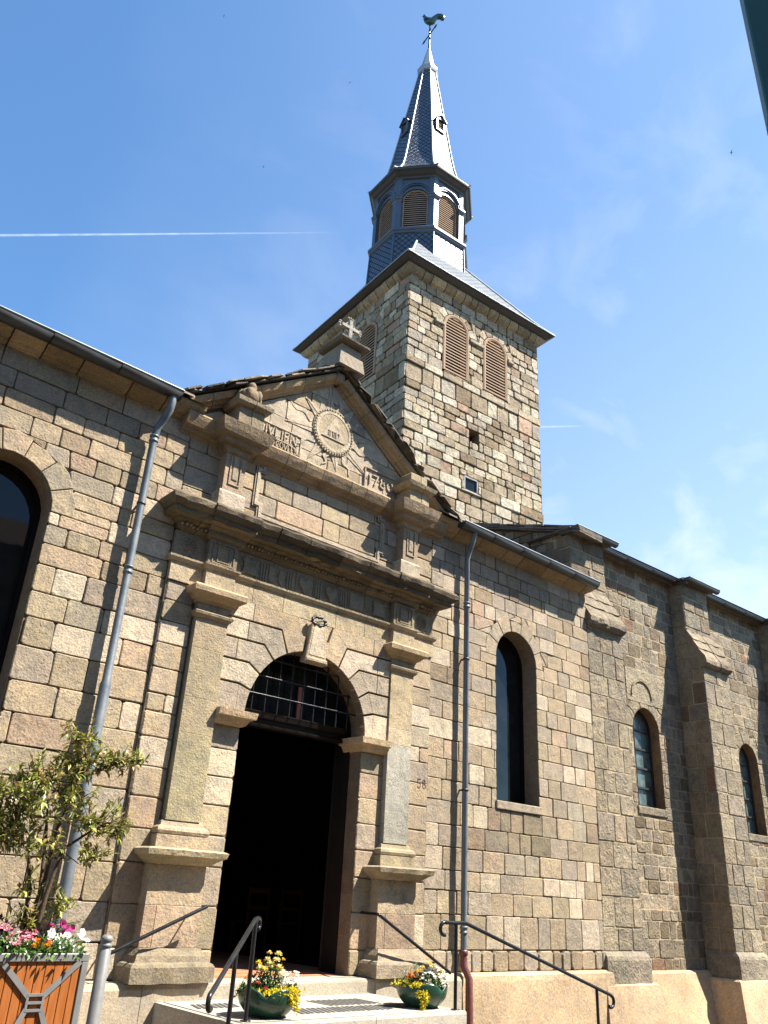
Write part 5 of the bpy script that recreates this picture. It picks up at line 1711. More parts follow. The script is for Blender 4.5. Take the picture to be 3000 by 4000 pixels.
def rail(name, label, path, posts, group=None, r=0.021, plates=()):
    t = thing(name, tuple(posts[0][0]) if posts else tuple(path[0]), label, 'handrail', group)
    mb = MB()
    # round off the corners of the path
    pts = [V(path[0])]
    for i in range(1, len(path) - 1):
        a, b, c = V(path[i - 1]), V(path[i]), V(path[i + 1])
        k = min(0.05, (a - b).length * .4, (c - b).length * .4)
        s, e = b + (a - b).normalized() * k, b + (c - b).normalized() * k
        for j in range(5):
            u = j / 4
            pts.append(s * (1 - u) ** 2 + b * 2 * u * (1 - u) + e * u ** 2)
    pts.append(V(path[-1]))
    mb.tube(pts, r, 12)
    mb.build('top_rail', M['iron'], t)
    for a, b in posts:
        c = MB()
        c.tube([V(a), V(b)], r * 0.95, 12)
        c.lathe(V(a), [(0.0, 0.0), (0.05, 0.0), (0.05, 0.008), (0.0, 0.008)], 14)
        c.build('post', M['iron'], t)
    for a, b in plates:
        c = MB()
        c.tube([V(a), V(b)], r * 0.5, 8)
        c.build('wall_bracket', M['iron'], t)
    return t
def curl(c, r, ax, a0, a1, n=9):
    """arc in the upright plane through ax"""
    ax = V(ax).normalized()
    return [V(c) + ax * (r * math.cos(RAD(a0 + (a1 - a0) * i / n))) + V((0, 0, r * math.sin(RAD(a0 + (a1 - a0) * i / n)))) for i in range(n + 1)]
# free rail beside the left bowl: comes down towards the street
P0 = V((4.934, -1.754, 1.329)); dd = V((-0.84, -0.73, 0)).normalized(); L = 1.11
P1 = P0 + V((-0.84, -0.73, -0.50))
rail('handrail', 'black tubular handrail standing in front of the left flower bowl, sloping down to the left', 
     curl(P0 - dd * 0.10 + V((0, 0, -0.05)), 0.05, -dd, -80, 90)[::1] + [P0, P1] + curl(P1 + dd * 0.03 + V((0, 0, -0.075)), 0.06, dd, 60, -120, 8),
     [((4.934, -1.754, 0.49), P0 - V((0, 0, 0.01))), ((4.934 - .42, -1.754 - .365, 0.0), P0 + (P1 - P0) * 0.5 - V((0, 0, 0.01)))], 'black handrails of the steps')
# free rail to the right, long and gentle
P0 = V((7.647, -1.809, 1.345)); P1 = V((7.79, -1.809, 1.352)); P2 = V((10.62, -1.809, 0.555))
ax = V((1, 0, 0))
rail('handrail', 'long black tubular handrail sloping down to the right past the red pipe foot',
     curl((7.455, -1.809, 1.285), 0.065, (-1, 0, 0), -100, 90, 10)[::1] + [P0, P1, P2] + curl(P2 + V((0.0, 0, -0.075)), 0.07, (1, 0, 0), 80, -130, 9),
     [((7.647, -1.809, 0.49), P0), ((10.32, -1.809, -0.32), V((10.32, -1.809, 0.63)))], 'black handrails of the steps')
rail('handrail', 'short black handrail fixed to the left pedestal of the portal',
     [V((5.20, -0.40, 1.382)), V((4.06, -0.40, 0.885))], [], 'black handrails of the steps', 0.02,
     [((5.08, -0.40, 1.325), (5.06, -0.19, 1.25)), ((4.25, -0.40, 0.965), (4.25, -0.0, 0.90))])
rail('handrail', 'black handrail fixed to the right pedestal behind the right flower bowl',
     [V((7.72, -0.06, 1.372)), V((7.70, -0.44, 1.372)), V((7.64, -0.50, 1.372)), V((8.97, -0.50, 0.705))][0:1] + [V((7.64, -0.47, 1.372)), V((8.97, -0.47, 0.705))], [], 'black handrails of the steps', 0.02,
     [((8.7, -0.47, 0.83), (8.7, -0.05, 0.80))])

# ------------------------------------------------------------------ plants
def leaf_quad(mb, p, d, up, L, W, col, mat=0):
    d = d.normalized()
    s = d.cross(up)
    if s.length < 1e-3: s = d.cross(V((1, 0, 0)))
    s.normalize()
    n = s.cross(d)
    a, b, c, e = p, p + d * L * 0.5 + s * W * 0.5 + n * W * 0.12, p + d * L - n * L * 0.12, p + d * L * 0.5 - s * W * 0.5 + n * W * 0.12
    m = p + d * L * 0.5
    mb.add([a, b, c, e, m], [(0, 1, 4), (1, 2, 4), (2, 3, 4), (3, 0, 4)], col, mat)

def rvec(rng):
    while True:
        v = V((rng.uniform(-1, 1), rng.uniform(-1, 1), rng.uniform(-1, 1)))
        if 0.05 < v.length < 1: return v.normalized()

def build_planter():
    X0, X1, YF, ZR = 2.49, 3.215, -2.0, 1.055
    cx = (X0 + X1) / 2
    D = X1 - X0
    t = thing('planter_box', (cx, YF + D / 2, 0), 'square orange boarded planter with grey steel frame and crossed straps below the shrub', 'planter')
    F = frame((cx, YF, 0), (1, 0, 0), (0, -1, 0))
    h = D / 2
    faces = [F, frame((cx + h, YF + h, 0), (0, 1, 0), (1, 0, 0)), frame((cx - h, YF + h, 0), (0, -1, 0), (-1, 0, 0)), frame((cx, YF + D, 0), (-1, 0, 0), (0, 1, 0))]
    fr = MB()
    for k, G in enumerate(faces):
        e = 0.0015 * (k % 2)
        fr.bbox(G, -h, h, -0.05, 0.012 + e, ZR - 0.055, ZR, 0.004)
        fr.bbox(G, -h, h, -0.05, 0.012 + e, 0.12, 0.17, 0.004)
        for s in (-1, 1):
            fr.bbox(G, min(s * h, s * (h - 0.045)), max(s * h, s * (h - 0.045)), -0.03, 0.009 + e, 0.0, ZR - 0.055, 0.004)
    fr.build('steel_frame', M['grey_paint'], t)
    wd = MB()
    for G in faces:
        n = 9
        for i in range(n):
            a, b = -h + 0.04 + (D - 0.08) * i / n, -h + 0.04 + (D - 0.08) * (i + 1) / n
            wd.bbox(G, a + 0.002, b - 0.002, -0.03, -0.004, 0.14, ZR - 0.04, 0.004)
    wd.build('boards', M['planter_wood'], t)
    st = MB()
    zc, za, zb = 0.735, ZR - 0.055, 0.17
    for k, G in enumerate(faces):
        w = 0.02
        def strap(u0, z0, u1, z1, e):
            dx, dz = u1 - u0, z1 - z0
            L = math.hypot(dx, dz)
            nx, nz = -dz / L * w, dx / L * w
            st.prism(G, [(u0 - nx, z0 - nz), (u1 - nx, z1 - nz), (u1 + nx, z1 + nz), (u0 + nx, z0 + nz)], -0.006, 0.012 + e)
        for s in (-1, 1):
            strap(s * (h - 0.06), za, s * 0.055, zc + 0.035, 0.001)
            strap(s * (h - 0.06), zb, s * 0.055, zc - 0.045, 0.002)
            w = 0.009
            strap(s * 0.06, zc + 0.055, s * 0.06, zc - 0.065, 0.003)
            w = 0.02
        w = 0.009
        strap(-0.06, zc + 0.045, 0.06, zc + 0.045, 0.0045)
        strap(-0.06, zc - 0.005, 0.06, zc - 0.005, 0.004)
        strap(-0.06, zc - 0.055, 0.06, zc - 0.055, 0.0045)
        w = 0.02
    st.build('cross_straps', M['grey_paint'], t)
    so = MB()
    so.add([F(-h + .03, -.04, ZR - .05), F(h - .03, -.04, ZR - .05), F(h - .03, -D + .04, ZR - .05), F(-h + .03, -D + .04, ZR - .05)], [(0, 1, 2, 3)])
    so.build('soil', M['soil'], t)
    return cx, YF, D, ZR
PC = build_planter()

GREENS = [(0.22, 0.235, 0.04), (0.28, 0.28, 0.06), (0.15, 0.18, 0.03), (0.36, 0.34, 0.10), (0.25, 0.165, 0.06), (0.10, 0.13, 0.022)]
def build_shrub():
    rng = random.Random(17)
    y0 = -1.7
    t = thing('shrub', (2.82, y0, 1.0), 'leafy evergreen shrub with several thin stems growing from the orange planter', 'shrub')
    br = MB()
    lf = MB()
    hub = []
    stems = [[(2.80, y0, 1.0), (2.83, y0 - .02, 1.48), (2.80, y0 + .03, 1.93), (2.72, y0, 2.3)], [(2.85, y0 + .05, 1.0), (2.88, y0 + .06, 1.5), (2.88, y0 + .02, 1.95), (3.02, y0, 2.5), (2.93, y0, 2.72)],
             [(2.84, y0 - .05, 1.0), (2.86, y0 - .09, 1.45), (2.93, y0 - .06, 1.8), (3.2, y0 - .05, 2.0), (3.36, y0, 2.02)], [(2.79, y0 + .03, 1.0), (2.78, y0 + .08, 1.5), (2.66, y0 + .06, 1.9), (2.4, y0, 2.15)], [(3.0, y0, 2.4), (3.25, y0 - .05, 2.53), (3.49, y0 - .05, 2.60)]]
    for s in stems:
        n = len(s)
        br.tube([V(p) for p in s], [0.022 - 0.016 * i / (n - 1) for i in range(n)], 7)
    lobes = [((2.58, y0, 2.16), (0.34, 0.32, 0.26), 46), ((2.36, y0, 2.10), (0.26, 0.26, 0.24), 25), ((2.72, y0, 2.35), (0.18, 0.2, 0.13), 14), ((3.00, y0, 2.48), (0.20, 0.16, 0.11), 20), ((3.22, y0, 2.53), (0.12, 0.1, 0.05), 7), ((3.46, y0 - .05, 2.60), (0.06, 0.06, 0.04), 4),
             ((2.90, y0, 2.71), (0.13, 0.1, 0.07), 9), ((3.20, y0 - .03, 2.02), (0.20, 0.18, 0.11), 18), ((3.38, y0, 1.97), (0.10, 0.08, 0.05), 6), ((3.15, y0, 1.76), (0.16, 0.12, 0.07), 7), ((2.66, y0, 1.84), (0.22, 0.2, 0.10), 13), ((2.46, y0, 1.86), (0.16, 0.16, 0.10), 9), ((2.70, y0, 1.50), (0.10, 0.1, 0.07), 4), ((2.98, y0, 1.36), (0.11, 0.1, 0.13), 9), ((2.80, y0, 1.25), (0.1, 0.12, 0.1), 5), ((2.95, y0, 2.20), (0.16, 0.15, 0.12), 10)]
    for c, e, n in lobes:
        c = V(c)
        for _ in range(int(n * 1.8)):
            d = rvec(rng)
            k = rng.random() ** 0.5
            p = c + V((d.x * e[0] * k, d.y * e[1] * k, d.z * e[2] * k))
            dirn = (V((d.x, d.y, d.z * 0.6 + 0.35)) + rvec(rng) * 0.35).normalized()
            L = rng.uniform(0.06, 0.16)
            br.tube([p - dirn * L * 0.6, p + dirn * L], [0.004, 0.002], 4)
            for q in range(rng.randint(9, 14)):
                u = rng.uniform(-0.4, 1.05)
                ld = (dirn * 0.55 + rvec(rng)).normalized()
                leaf_quad(lf, p + dirn * L * u, ld, V((0, 0, 1)) + rvec(rng) * 0.3, rng.uniform(0.05, 0.095), rng.uniform(0.022, 0.036), jit(rng.choice(GREENS), rng, 0.25, 0.08))
    br.build('stems', M['bark'], t)
    lf.build('foliage', M['leaf'], t)
build_shrub()

def flower_clump(name, label, base, h, rad, green, blooms, nleaf, group=None, rng=None, droop=0.0, leafL=0.05, cat='flowers'):
    """a small flowering plant: leafy cushion with stalked blossoms; blooms = list of (pos, size, colours, form)"""
    t = thing(name, tuple(base), label, cat, group)
    lf = MB()
    b = V(base)
    for _ in range(int(nleaf * 1.9)):
        d = rvec(rng)
        k = rng.random() ** 0.4
        p = b + V((d.x * rad * k, d.y * rad * k, abs(d.z) * h * k))
        leaf_quad(lf, p, (rvec(rng) + V((d.x, d.y, 0.5))).normalized(), V((0, 0, 1)) + rvec(rng) * 0.4, rng.uniform(0.6, 1.25) * leafL, rng.uniform(0.35, 0.65) * leafL, jit(rng.choice(green), rng, 0.25, 0.08))
    for (p, s, cs, form) in blooms:
        lf.tube([b + (V(p) - b) * 0.25, V(p)], [0.003, 0.002], 4, green[0])
    lf.build('foliage', M['leaf'], t)
    for (p, s, cs, form) in blooms:
        s = s * 1.2
        fl = MB()
        p = V(p)
        if form == 'pom':
            for _ in range(46):
                d = rvec(rng)
                d.z = abs(d.z) * 0.9 - 0.15
                leaf_quad(fl, p + d * s * 0.35, (d + rvec(rng) * 0.4).normalized(), V((0, 0, 1)), s * 0.75, s * 0.42, jit(rng.choice(cs), rng, 0.12))
        elif form == 'umbel':
            for _ in range(15):
                d = rvec(rng)
                d.z = abs(d.z)
                q = p + V((d.x * s, d.y * s, d.z * s * 0.75))
                c = jit(rng.choice(cs), rng, 0.1)
                for k in range(5):
                    a = k * 1.2566 + d.x * 3
                    e = (V((math.cos(a), math.sin(a), 0.2)) + d * 0.8).normalized()
                    leaf_quad(fl, q, e, d, s * 0.42, s * 0.30, c)
        else:                                      # trumpet
            s = s * 0.82
            ax = (V((0, -0.7, 0.55)) + rvec(rng) * 0.5).normalized()
            s1 = ax.cross(V((0, 0, 1))).normalized()
            s2 = ax.cross(s1)
            c = jit(rng.choice(cs), rng, 0.08)
            ring = [p + (s1 * math.cos(a) + s2 * math.sin(a)) * s * (1 + 0.12 * math.sin(5 * a)) for a in [k * math.pi / 6 for k in range(12)]]
            mid = [p - ax * s * 0.35 + (s1 * math.cos(a) + s2 * math.sin(a)) * s * 0.45 for a in [k * math.pi / 6 for k in range(12)]]
            fl.add(ring + mid + [p - ax * s * 0.9], [(k, (k + 1) % 12, 12 + (k + 1) % 12, 12 + k) for k in range(12)] + [(12 + k, 12 + (k + 1) % 12, 24) for k in range(12)], c)
        fl.build('blossom', M['petal'], t)
    return t

WHITE, MAGENTA, PINKF, ORANGE, YELLOW, CREAM, RED = (0.80, 0.78, 0.74), (0.45, 0.03, 0.22), (0.62, 0.20, 0.28), (0.78, 0.24, 0.02), (0.80, 0.55, 0.02), (0.78, 0.68, 0.32), (0.6, 0.05, 0.05)
FG = [(0.07, 0.15, 0.02), (0.10, 0.19, 0.03), (0.05, 0.11, 0.02)]
def planter_flowers():
    rng = random.Random(29)
    z = 1.03
    def spread(cx, cy, rx, ry, h0, h1, n):
        return [V((cx + rng.uniform(-rx, rx), cy + rng.uniform(-ry, ry), z + rng.uniform(h0, h1))) for _ in range(n)]
    b = (3.03, -1.86, z)
    flower_clump('petunia', 'white trumpet petunias filling the right front corner of the orange planter', b, 0.13, 0.2, FG,
                 [(p, rng.uniform(.026, .036), [WHITE], 'trumpet') for p in spread(3.03, -1.88, 0.19, 0.1, 0.03, 0.17, 24)], 190, None, rng)
    b = (3.07, -1.72, z)
    flower_clump('petunia', 'magenta petunias standing behind the white ones in the planter', b, 0.16, 0.12, FG,
                 [(p, rng.uniform(.026, .036), [MAGENTA], 'trumpet') for p in [V((3.15, -1.74, z + .19)), V((3.13, -1.72, z + .16))] + spread(2.98, -1.7, 0.12, 0.06, 0.13, 0.22, 6)], 70, None, rng)
    b = (2.62, -1.88, z)
    flower_clump('geranium', 'pink flower clusters at the left edge of the orange planter', b, 0.14, 0.18, FG,
                 [(p, rng.uniform(.04, .05), [PINKF, (0.70, 0.33, 0.40)], 'umbel') for p in [V((2.56, -1.86, z + .17)), V((2.66, -1.88, z + .12)), V((2.74, -1.9, z + .10)), V((2.63, -1.93, z + .07)), V((2.78, -1.80, z + .14))]], 150, None, rng)
    b = (2.84, -1.92, z)
    flower_clump('marigold', 'orange marigolds at the front rim of the orange planter', b, 0.09, 0.13, FG,
                 [(p, rng.uniform(.022, .03), [ORANGE, (0.8, 0.35, 0.02)], 'pom') for p in [V((2.78, -1.95, z + .07)), V((2.83, -1.95, z + .08)), V((2.88, -1.95, z + .07)), V((2.82, -1.9, z + .10)), V((2.90, -1.92, z + .09))]], 80, None, rng)
    b = (2.58, -1.65, z)
    flower_clump('foliage_plant', 'dark purple leaved plant at the left back of the orange planter', b, 0.26, 0.16, [(0.03, 0.012, 0.014), (0.05, 0.02, 0.02), (0.04, 0.05, 0.018)], [], 120, None, rng, 0, 0.06, 'plant')
    t = thing('grass_tuft', (3.0, -1.62, z), 'fine green grass tuft with bleached blades at the foot of the shrub', 'plant')
    g = MB()
    for i in range(90):
        a = rng.uniform(0, 6.28)
        l = rng.uniform(0.12, 0.34)
        o = V((math.cos(a), math.sin(a), 0))
        p = V((2.98, -1.62, z))
        col = jit((0.30, 0.26, 0.12) if i % 9 == 0 else rng.choice(FG), rng, .2)
        g.tube([p, p + o * l * 0.35 + V((0, 0, l * 0.6)), p + o * l * 0.9 + V((0, 0, l * 0.75))], [0.003, 0.0025, 0.001], 4, col)
    g.build('blades', M['leaf'], t)
planter_flowers()

# ------------------------------------------------------------------ bollards
def bollard(x, y, label):
    t = thing('bollard', (x, y, 0), label, 'bollard', 'grey bollards by the planter')
    mb = MB()
    r = 0.049
    mb.lathe((x, y, 0), [(r, 0.0), (r, 1.08), (r - 0.006, 1.085), (r - 0.006, 1.10), (r, 1.105), (r, 1.12), (r - 0.006, 1.125), (r - 0.006, 1.14), (r, 1.145), (r, 1.165), (r - 0.01, 1.18), (r * 0.5, 1.188), (0.0, 1.19)], 20)
    mb.build('post', M['grey_paint'], t)
    mb = MB()
    mb.lathe((x, y, 0), [(r + 0.03, 0.0), (r + 0.03, 0.02), (r, 0.03)], 20)
    mb.build('base_ring', M['grey_paint'], t)
bollard(3.345, -2.0, 'grey steel bollard standing at the right corner of the orange planter')
bollard(2.79, -1.13, 'grey steel bollard behind the orange planter, only its rounded tip showing at the left edge')

# ------------------------------------------------------------------ flower bowls on the landing
def bowl(cx, cy, z, r, label, phase):
    t = thing('flower_bowl', (cx, cy, z), label, 'flower bowl', 'green flower bowls on the landing')
    mb = MB()
    h = 0.205
    def zm(q, j):
        return 0.062 * (abs(math.cos(2.5 * (q + phase))) ** 0.7 - 0.55) * max(0.0, (j - 5) / 3) if j <= 11 else 0
    prof = [(0.0, 0.0), (r * 0.60, 0.0), (r * 0.63, 0.008), (r * 0.66, 0.02), (r * 0.78, 0.05), (r * 0.93, 0.10), (r * 0.985, 0.14), (r, 0.17), (r * 1.0, h), (r * 0.985, h + 0.008), (r * 0.955, h), (r * 0.93, 0.17)]
    mb.lathe((cx, cy, z), prof, 60, (0.02, 0.05, 0.03), 0, True, 0, zm)
    mb.build('bowl', M['bowl'], t)
    mb = MB()
    mb.lathe((cx, cy, z), [(0.0, 0.17), (r * 0.94, 0.16)], 30)
    mb.build('soil', M['soil'], t)
    return V((cx, cy, z + 0.16))
B1 = bowl(5.30, -1.555, 0.49, 0.285, 'round dark green bowl with wavy rim behind the left handrail, holding pale yellow flowers', 0.35)
B2 = bowl(7.43, -1.50, 0.49, 0.285, 'round dark green bowl beside the right rail post, yellow plant hanging over it', 0.8)
LY = [(0.62, 0.50, 0.02), (0.70, 0.58, 0.03), (0.50, 0.42, 0.02)]
def bowl_plants():
    rng = random.Random(41)
    DG = [(0.05, 0.10, 0.02), (0.075, 0.14, 0.03), (0.035, 0.075, 0.016)]
    def at(B, dx, dy, dz): return B + V((dx, dy, dz))
    R_ = V((0.757, -0.653, 0)); Dp = V((0.653, 0.757, 0))     # right / away as seen from the street
    def rp(B, r, d, z): return B + R_ * r + Dp * d + V((0, 0, z))
    # left bowl
    t = flower_clump('marigold', 'tall pale yellow marigolds at the back of the left green bowl', rp(B1, -0.02, 0.05, 0), 0.26, 0.17, DG,
        [(rp(B1, r, d, z), s, c, 'pom') for r, d, z, s, c in [(-.03, .05, .37, .024, [CREAM, YELLOW]), (.06, .05, .36, .034, [CREAM, (0.78, .62, .15)]), (.05, .0, .31, .036, [CREAM]), (0.0, -.02, .27, .04, [CREAM, (0.75, .62, .2)]), (-.04, .03, .31, .032, [CREAM]), (.09, -.02, .25, .036, [CREAM, (0.78, .6, .12)]), (-.09, -.05, .24, .038, [CREAM]), (-.05, -.08, .23, .034, [(0.78, .66, .2)]), (-.12, .0, .28, .03, [YELLOW]), (.11, .05, .32, .018, [YELLOW]), (.12, -.05, .19, .036, [CREAM, WHITE])]], 330, None, rng, 0, 0.055)
    flower_clump('geranium', 'white flower clusters on the right side of the left green bowl', rp(B1, .19, .02, 0), 0.13, 0.1, DG,
        [(rp(B1, r, d, z), s, [WHITE, (0.75, .68, .58)], 'umbel') for r, d, z, s in [(.16, .0, .15, .05), (.23, .03, .17, .052), (.26, -.04, .12, .05), (.20, -.07, .11, .045), (.12, .03, .19, .04)]], 90, None, rng)
    flower_clump('begonia', 'orange and red blossoms at the left front of the left green bowl', rp(B1, -.16, -.08, 0), 0.12, 0.13, DG,
        [(rp(B1, r, d, z), s, c, 'pom') for r, d, z, s, c in [(-.22, -.02, .14, .03, [ORANGE]), (-.20, .04, .17, .026, [ORANGE, (0.6, .3, .1)]), (-.10, -.12, .12, .024, [RED]), (-.02, -.14, .08, .022, [RED]), (-.16, -.08, .10, .02, [RED])]], 120, None, rng)
    def creeper(B, label, span, fall, rng):
        t = thing('trailing_sedum', tuple(B), label, 'flowers')
        m = MB()
        for (r, d, z, n, sp) in span:
            for _ in range(n):
                p = rp(B, r + rng.gauss(0, sp), d + rng.gauss(0, sp * 0.7), z + rng.uniform(-.02, .025))
                for k in range(3):
                    leaf_quad(m, p, (rvec(rng) + V((0, 0, 0.4))).normalized(), rvec(rng), rng.uniform(.018, .034), rng.uniform(.008, .016), jit(rng.choice(LY), rng, .2))
        for pts in fall:
            for i in range(60):
                u = rng.random() * (len(pts) - 1)
                a, b = V(pts[int(u)]), V(pts[int(u) + 1])
                p = a + (b - a) * (u - int(u)) + rvec(rng) * 0.022
                for k in range(3):
                    leaf_quad(m, p, (rvec(rng) + V((0, 0, -0.5))).normalized(), rvec(rng), rng.uniform(.02, .036), rng.uniform(.010, .018), jit(rng.choice(LY), rng, .2))
        m.build('foliage', M['petal'], t)
    creeper(B1, 'bright yellow creeping plant along the right rim of the left green bowl',
            [(.02, -.20, .05, 45, .05), (.12, -.20, .06, 60, .05), (.20, -.15, .08, 70, .05), (.25, -.08, .07, 60, .04)],
            [[rp(B1, .25, -.13, .06), rp(B1, .29, -.13, .0), rp(B1, .295, -.13, -.09)], [rp(B1, .22, -.17, .06), rp(B1, .26, -.17, -.03)]], rng)
    # right bowl
    flower_clump('marigold', 'pale and bright yellow marigolds at the back of the right green bowl', rp(B2, .08, .08, 0), 0.2, 0.15, DG,
        [(rp(B2, r, d, z), s, c, 'pom') for r, d, z, s, c in [(.0, .05, .21, .035, [CREAM, YELLOW]), (-.05, .02, .18, .03, [YELLOW]), (.08, .08, .26, .032, [CREAM, YELLOW]), (.13, .1, .22, .035, [(0.78, .62, .12)]), (.22, .05, .18, .03, [CREAM, YELLOW]), (.10, .02, .22, .03, [CREAM]), (.25, -.08, .06, .03, [YELLOW])]], 260, None, rng, 0, 0.055)
    flower_clump('geranium', 'white geranium heads with some brown fading petals on the right green bowl', rp(B2, .08, -.08, 0), 0.16, 0.16, DG,
        [(rp(B2, r, d, z), s, c, 'umbel') for r, d, z, s, c in [(.02, -.12, .10, .052, [WHITE, (0.62, .45, .3)]), (.07, -.10, .13, .058, [WHITE]), (.12, -.02, .19, .055, [WHITE]), (.18, .0, .17, .055, [WHITE, (0.7, .62, .5)]), (.05, -.15, .04, .05, [WHITE, (0.6, .42, .28)]), (.22, -.04, .12, .045, [WHITE, (0.5, .3, .15)]), (.24, -.10, .06, .04, [WHITE])]], 170, None, rng)
    flower_clump('wallflower', 'orange and brown blossoms on the left of the right green bowl', rp(B2, -.13, .0, 0), 0.14, 0.12, DG,
        [(rp(B2, r, d, z), s, c, 'pom') for r, d, z, s, c in [(-.14, .0, .15, .026, [ORANGE]), (-.11, -.03, .13, .028, [ORANGE]), (-.08, .02, .16, .026, [ORANGE, (0.5, .2, .05)]), (-.17, -.02, .12, .022, [ORANGE]), (-.04, -.04, .12, .028, [(0.45, .2, .08)]), (-.07, -.08, .09, .024, [(0.5, .25, .12)])]], 150, None, rng)
    t = thing('green_shoots', tuple(rp(B2, -.14, .06, 0)), 'upright feathery green shoots at the left back of the right green bowl', 'plant')
    m = MB()
    for i in range(7):
        p = rp(B2, -.2 + .03 * i, .06 + rng.uniform(-.03, .03), 0)
        hgt = rng.uniform(.2, .34) if 2 <= i <= 5 else rng.uniform(.14, .22)
        q = p + V((rng.uniform(-.04, .04), rng.uniform(-.03, .03), hgt))
        m.tube([p, q], [0.003, 0.002], 4, FG[0])
        for k in range(26):
            u = rng.uniform(.25, 1)
            leaf_quad(m, p + (q - p) * u, (rvec(rng) + V((0, 0, .5))).normalized(), V((0, 0, 1)), rng.uniform(.025, .05), .010, jit(rng.choice(FG), rng, .2))
    m.build('foliage', M['leaf'], t)
    creeper(B2, 'bright yellow creeping plant hanging down over the front of the right green bowl',
            [(-.24, -.08, .06, 50, .04), (-.17, -.15, .06, 60, .05), (-.09, -.19, .06, 50, .04), (-.02, -.22, .05, 40, .04)],
            [[rp(B2, -.02, -.25, .05), rp(B2, -.01, -.30, -.02), rp(B2, .0, -.30, -.13)], [rp(B2, .02, -.25, .04), rp(B2, .03, -.30, -.03), rp(B2, .02, -.30, -.10)], [rp(B2, -.05, -.25, .05), rp(B2, -.05, -.29, -.02)]], rng)
bowl_plants()

# ------------------------------------------------------------------ things near the street side
def build_panel():
    t = thing('painted_panel', (2.78, -9.37, 0), 'dark green painted board with framed edge high up at the upper right corner', 'panel')
    a = V((0.42, -0.908, 0)).normalized()            # runs away to the right
    n = V((-0.908, -0.42, 0)).normalized()
    F = frame((2.29, -8.32, 0), a, n)
    mb = MB()
    mb.bbox(F, 0.0, 0.16, -0.10, 0.0, 4.2, 8.6, 0.006)
    mb.bbox(F, 0.99, 1.15, -0.10, 0.0, 4.2, 8.6, 0.006)
    mb.bbox(F, 0.16, 0.99, -0.10, -0.002, 4.2, 4.36, 0.006)
    mb.bbox(F, 0.16, 0.99, -0.10, -0.002, 8.44, 8.6, 0.006)
    mb.build('edge_frame', M['green_paint'], t)
    mb = MB()
    mb.bbox(F, 0.19, 0.96, -0.09, -0.02, 4.39, 8.41, 0.006)
    mb.build('board', M['green_paint'], t)
    mb = MB()
    mb.box(F, 0.15, 1.0, -0.085, -0.05, 4.3, 8.5)
    mb.build('dark_groove', M['louvre_dark'], t)
    mb = MB()
    mb.tube([F(0.22 + 0.05 * i, 0.004, 5.67 - 0.012 * i * i) for i in range(6)], 0.006, 6)  # thin dark tube drawn in place of an arc-shaped shadow on the board
    mb.build('arc_shadow', M['iron'], t)
    for u in (1.07,):
        mb = MB()
        mb.tube([F(u, -0.16, 0.0), F(u, -0.16, 8.5)], 0.06, 14)
        mb.build('post', M['green_paint'], t)
build_panel()

def build_unseen_houses():  # unseen row added for window reflections and bounced light
    rng = random.Random(77)
    x = -18.0
    hs = [(11.0, 9.5, 'cream'), (12.0, 10.5, 'ochre'), (10.0, 9.8, 'pale grey'), (11.0, 9.0, 'buff')]
    for i, (w, h, nm) in enumerate(hs):
        t = thing('unseen_house', (x + w / 2, -15.6, 0), '%s plastered house added unseen behind the viewer for reflections and bounced light' % nm, 'house')
        F = frame((x + w, -12.6 - 0.2 * i, 0), (-1, 0, 0), (0, 1, 0))
        mb = MB()
        mb.box(F, 0.02, w - 0.02, -6, 0.0, 0.0, h)
        mb.build('wall', M['plaster'], t)
        mb = MB()
        mb.add([F(-.2, 0.4, h - .1), F(w + .2, 0.4, h - .1), F(w + .2, -3, h + 1.9), F(-.2, -3, h + 1.9), F(w + .2, -6.4, h - .1), F(-.2, -6.4, h - .1)], [(0, 1, 2, 3), (3, 2, 4, 5)])
        mb.box(F, w * .3, w * .3 + .6, -2.6, -2.0, h + 1, h + 2.6)
        mb.build('roof', M['rooftile'], t)
        for fl in range(3):
            for k in range(3):
                u = w * (0.2 + 0.3 * k)
                mb = MB()
                mb.bbox(F, u - .5, u + .5, -0.05, 0.03, 0.9 + fl * 3, 2.6 + fl * 3, 0.01)
                wn = mb.build('window', M['grey_paint'], t)
                mb = MB()
                mb.box(F, u - .42, u + .42, 0.0, 0.035, 1.0 + fl * 3, 2.5 + fl * 3)
                mb.build('pane', M['glass'], wn)
        x += w + 0.0
build_unseen_houses()

# ------------------------------------------------------------------ birds and vapour trails
def bird(p, size, heading, bank, label):
    t = thing('swift', tuple(p), label, 'bird', 'swifts circling in the blue sky')
    f = V(heading).normalized()
    s = f.cross(V((0, 0, 1))).normalized()
    u = s.cross(f)
    s2 = (s * math.cos(bank) + u * math.sin(bank))
    u2 = (u * math.cos(bank) - s * math.sin(bank))
    p = V(p)
    mb = MB()
    mb.tube([p + f * .5 * size, p + f * .4 * size, p, p - f * .45 * size, p - f * .7 * size], [.02 * size, .08 * size, .11 * size, .06 * size, .01 * size], 8)
    for k in (-1, 1):
        mb.add([p - f * .4 * size, p - f * .9 * size + s2 * k * .16 * size, p - f * .65 * size], [(0, 1, 2)])
    mb.build('body', M['bird'], t)
    for k in (-1, 1):
        mb = MB()
        pts = [(0.25, 0.0, .06), (0.22, 0.45, .10), (-0.05, 0.95, .10), (-0.55, 1.45, .02), (-0.12, 0.9, .08), (-0.08, 0.45, .08), (-0.15, 0.0, .05)]
        vs = [p + f * a * size + s2 * k * b * size + u2 * (c + .012) * size for a, b, c in pts] + [p + f * a * size + s2 * k * b * size + u2 * (c - .012) * size for a, b, c in pts]
        n = len(pts)
        mb.add(vs, [tuple(range(n)), tuple(range(2 * n - 1, n - 1, -1))] + [(i, (i + 1) % n, n + (i + 1) % n, n + i) for i in range(n)])
        mb.build('wing', M['bird'], t)
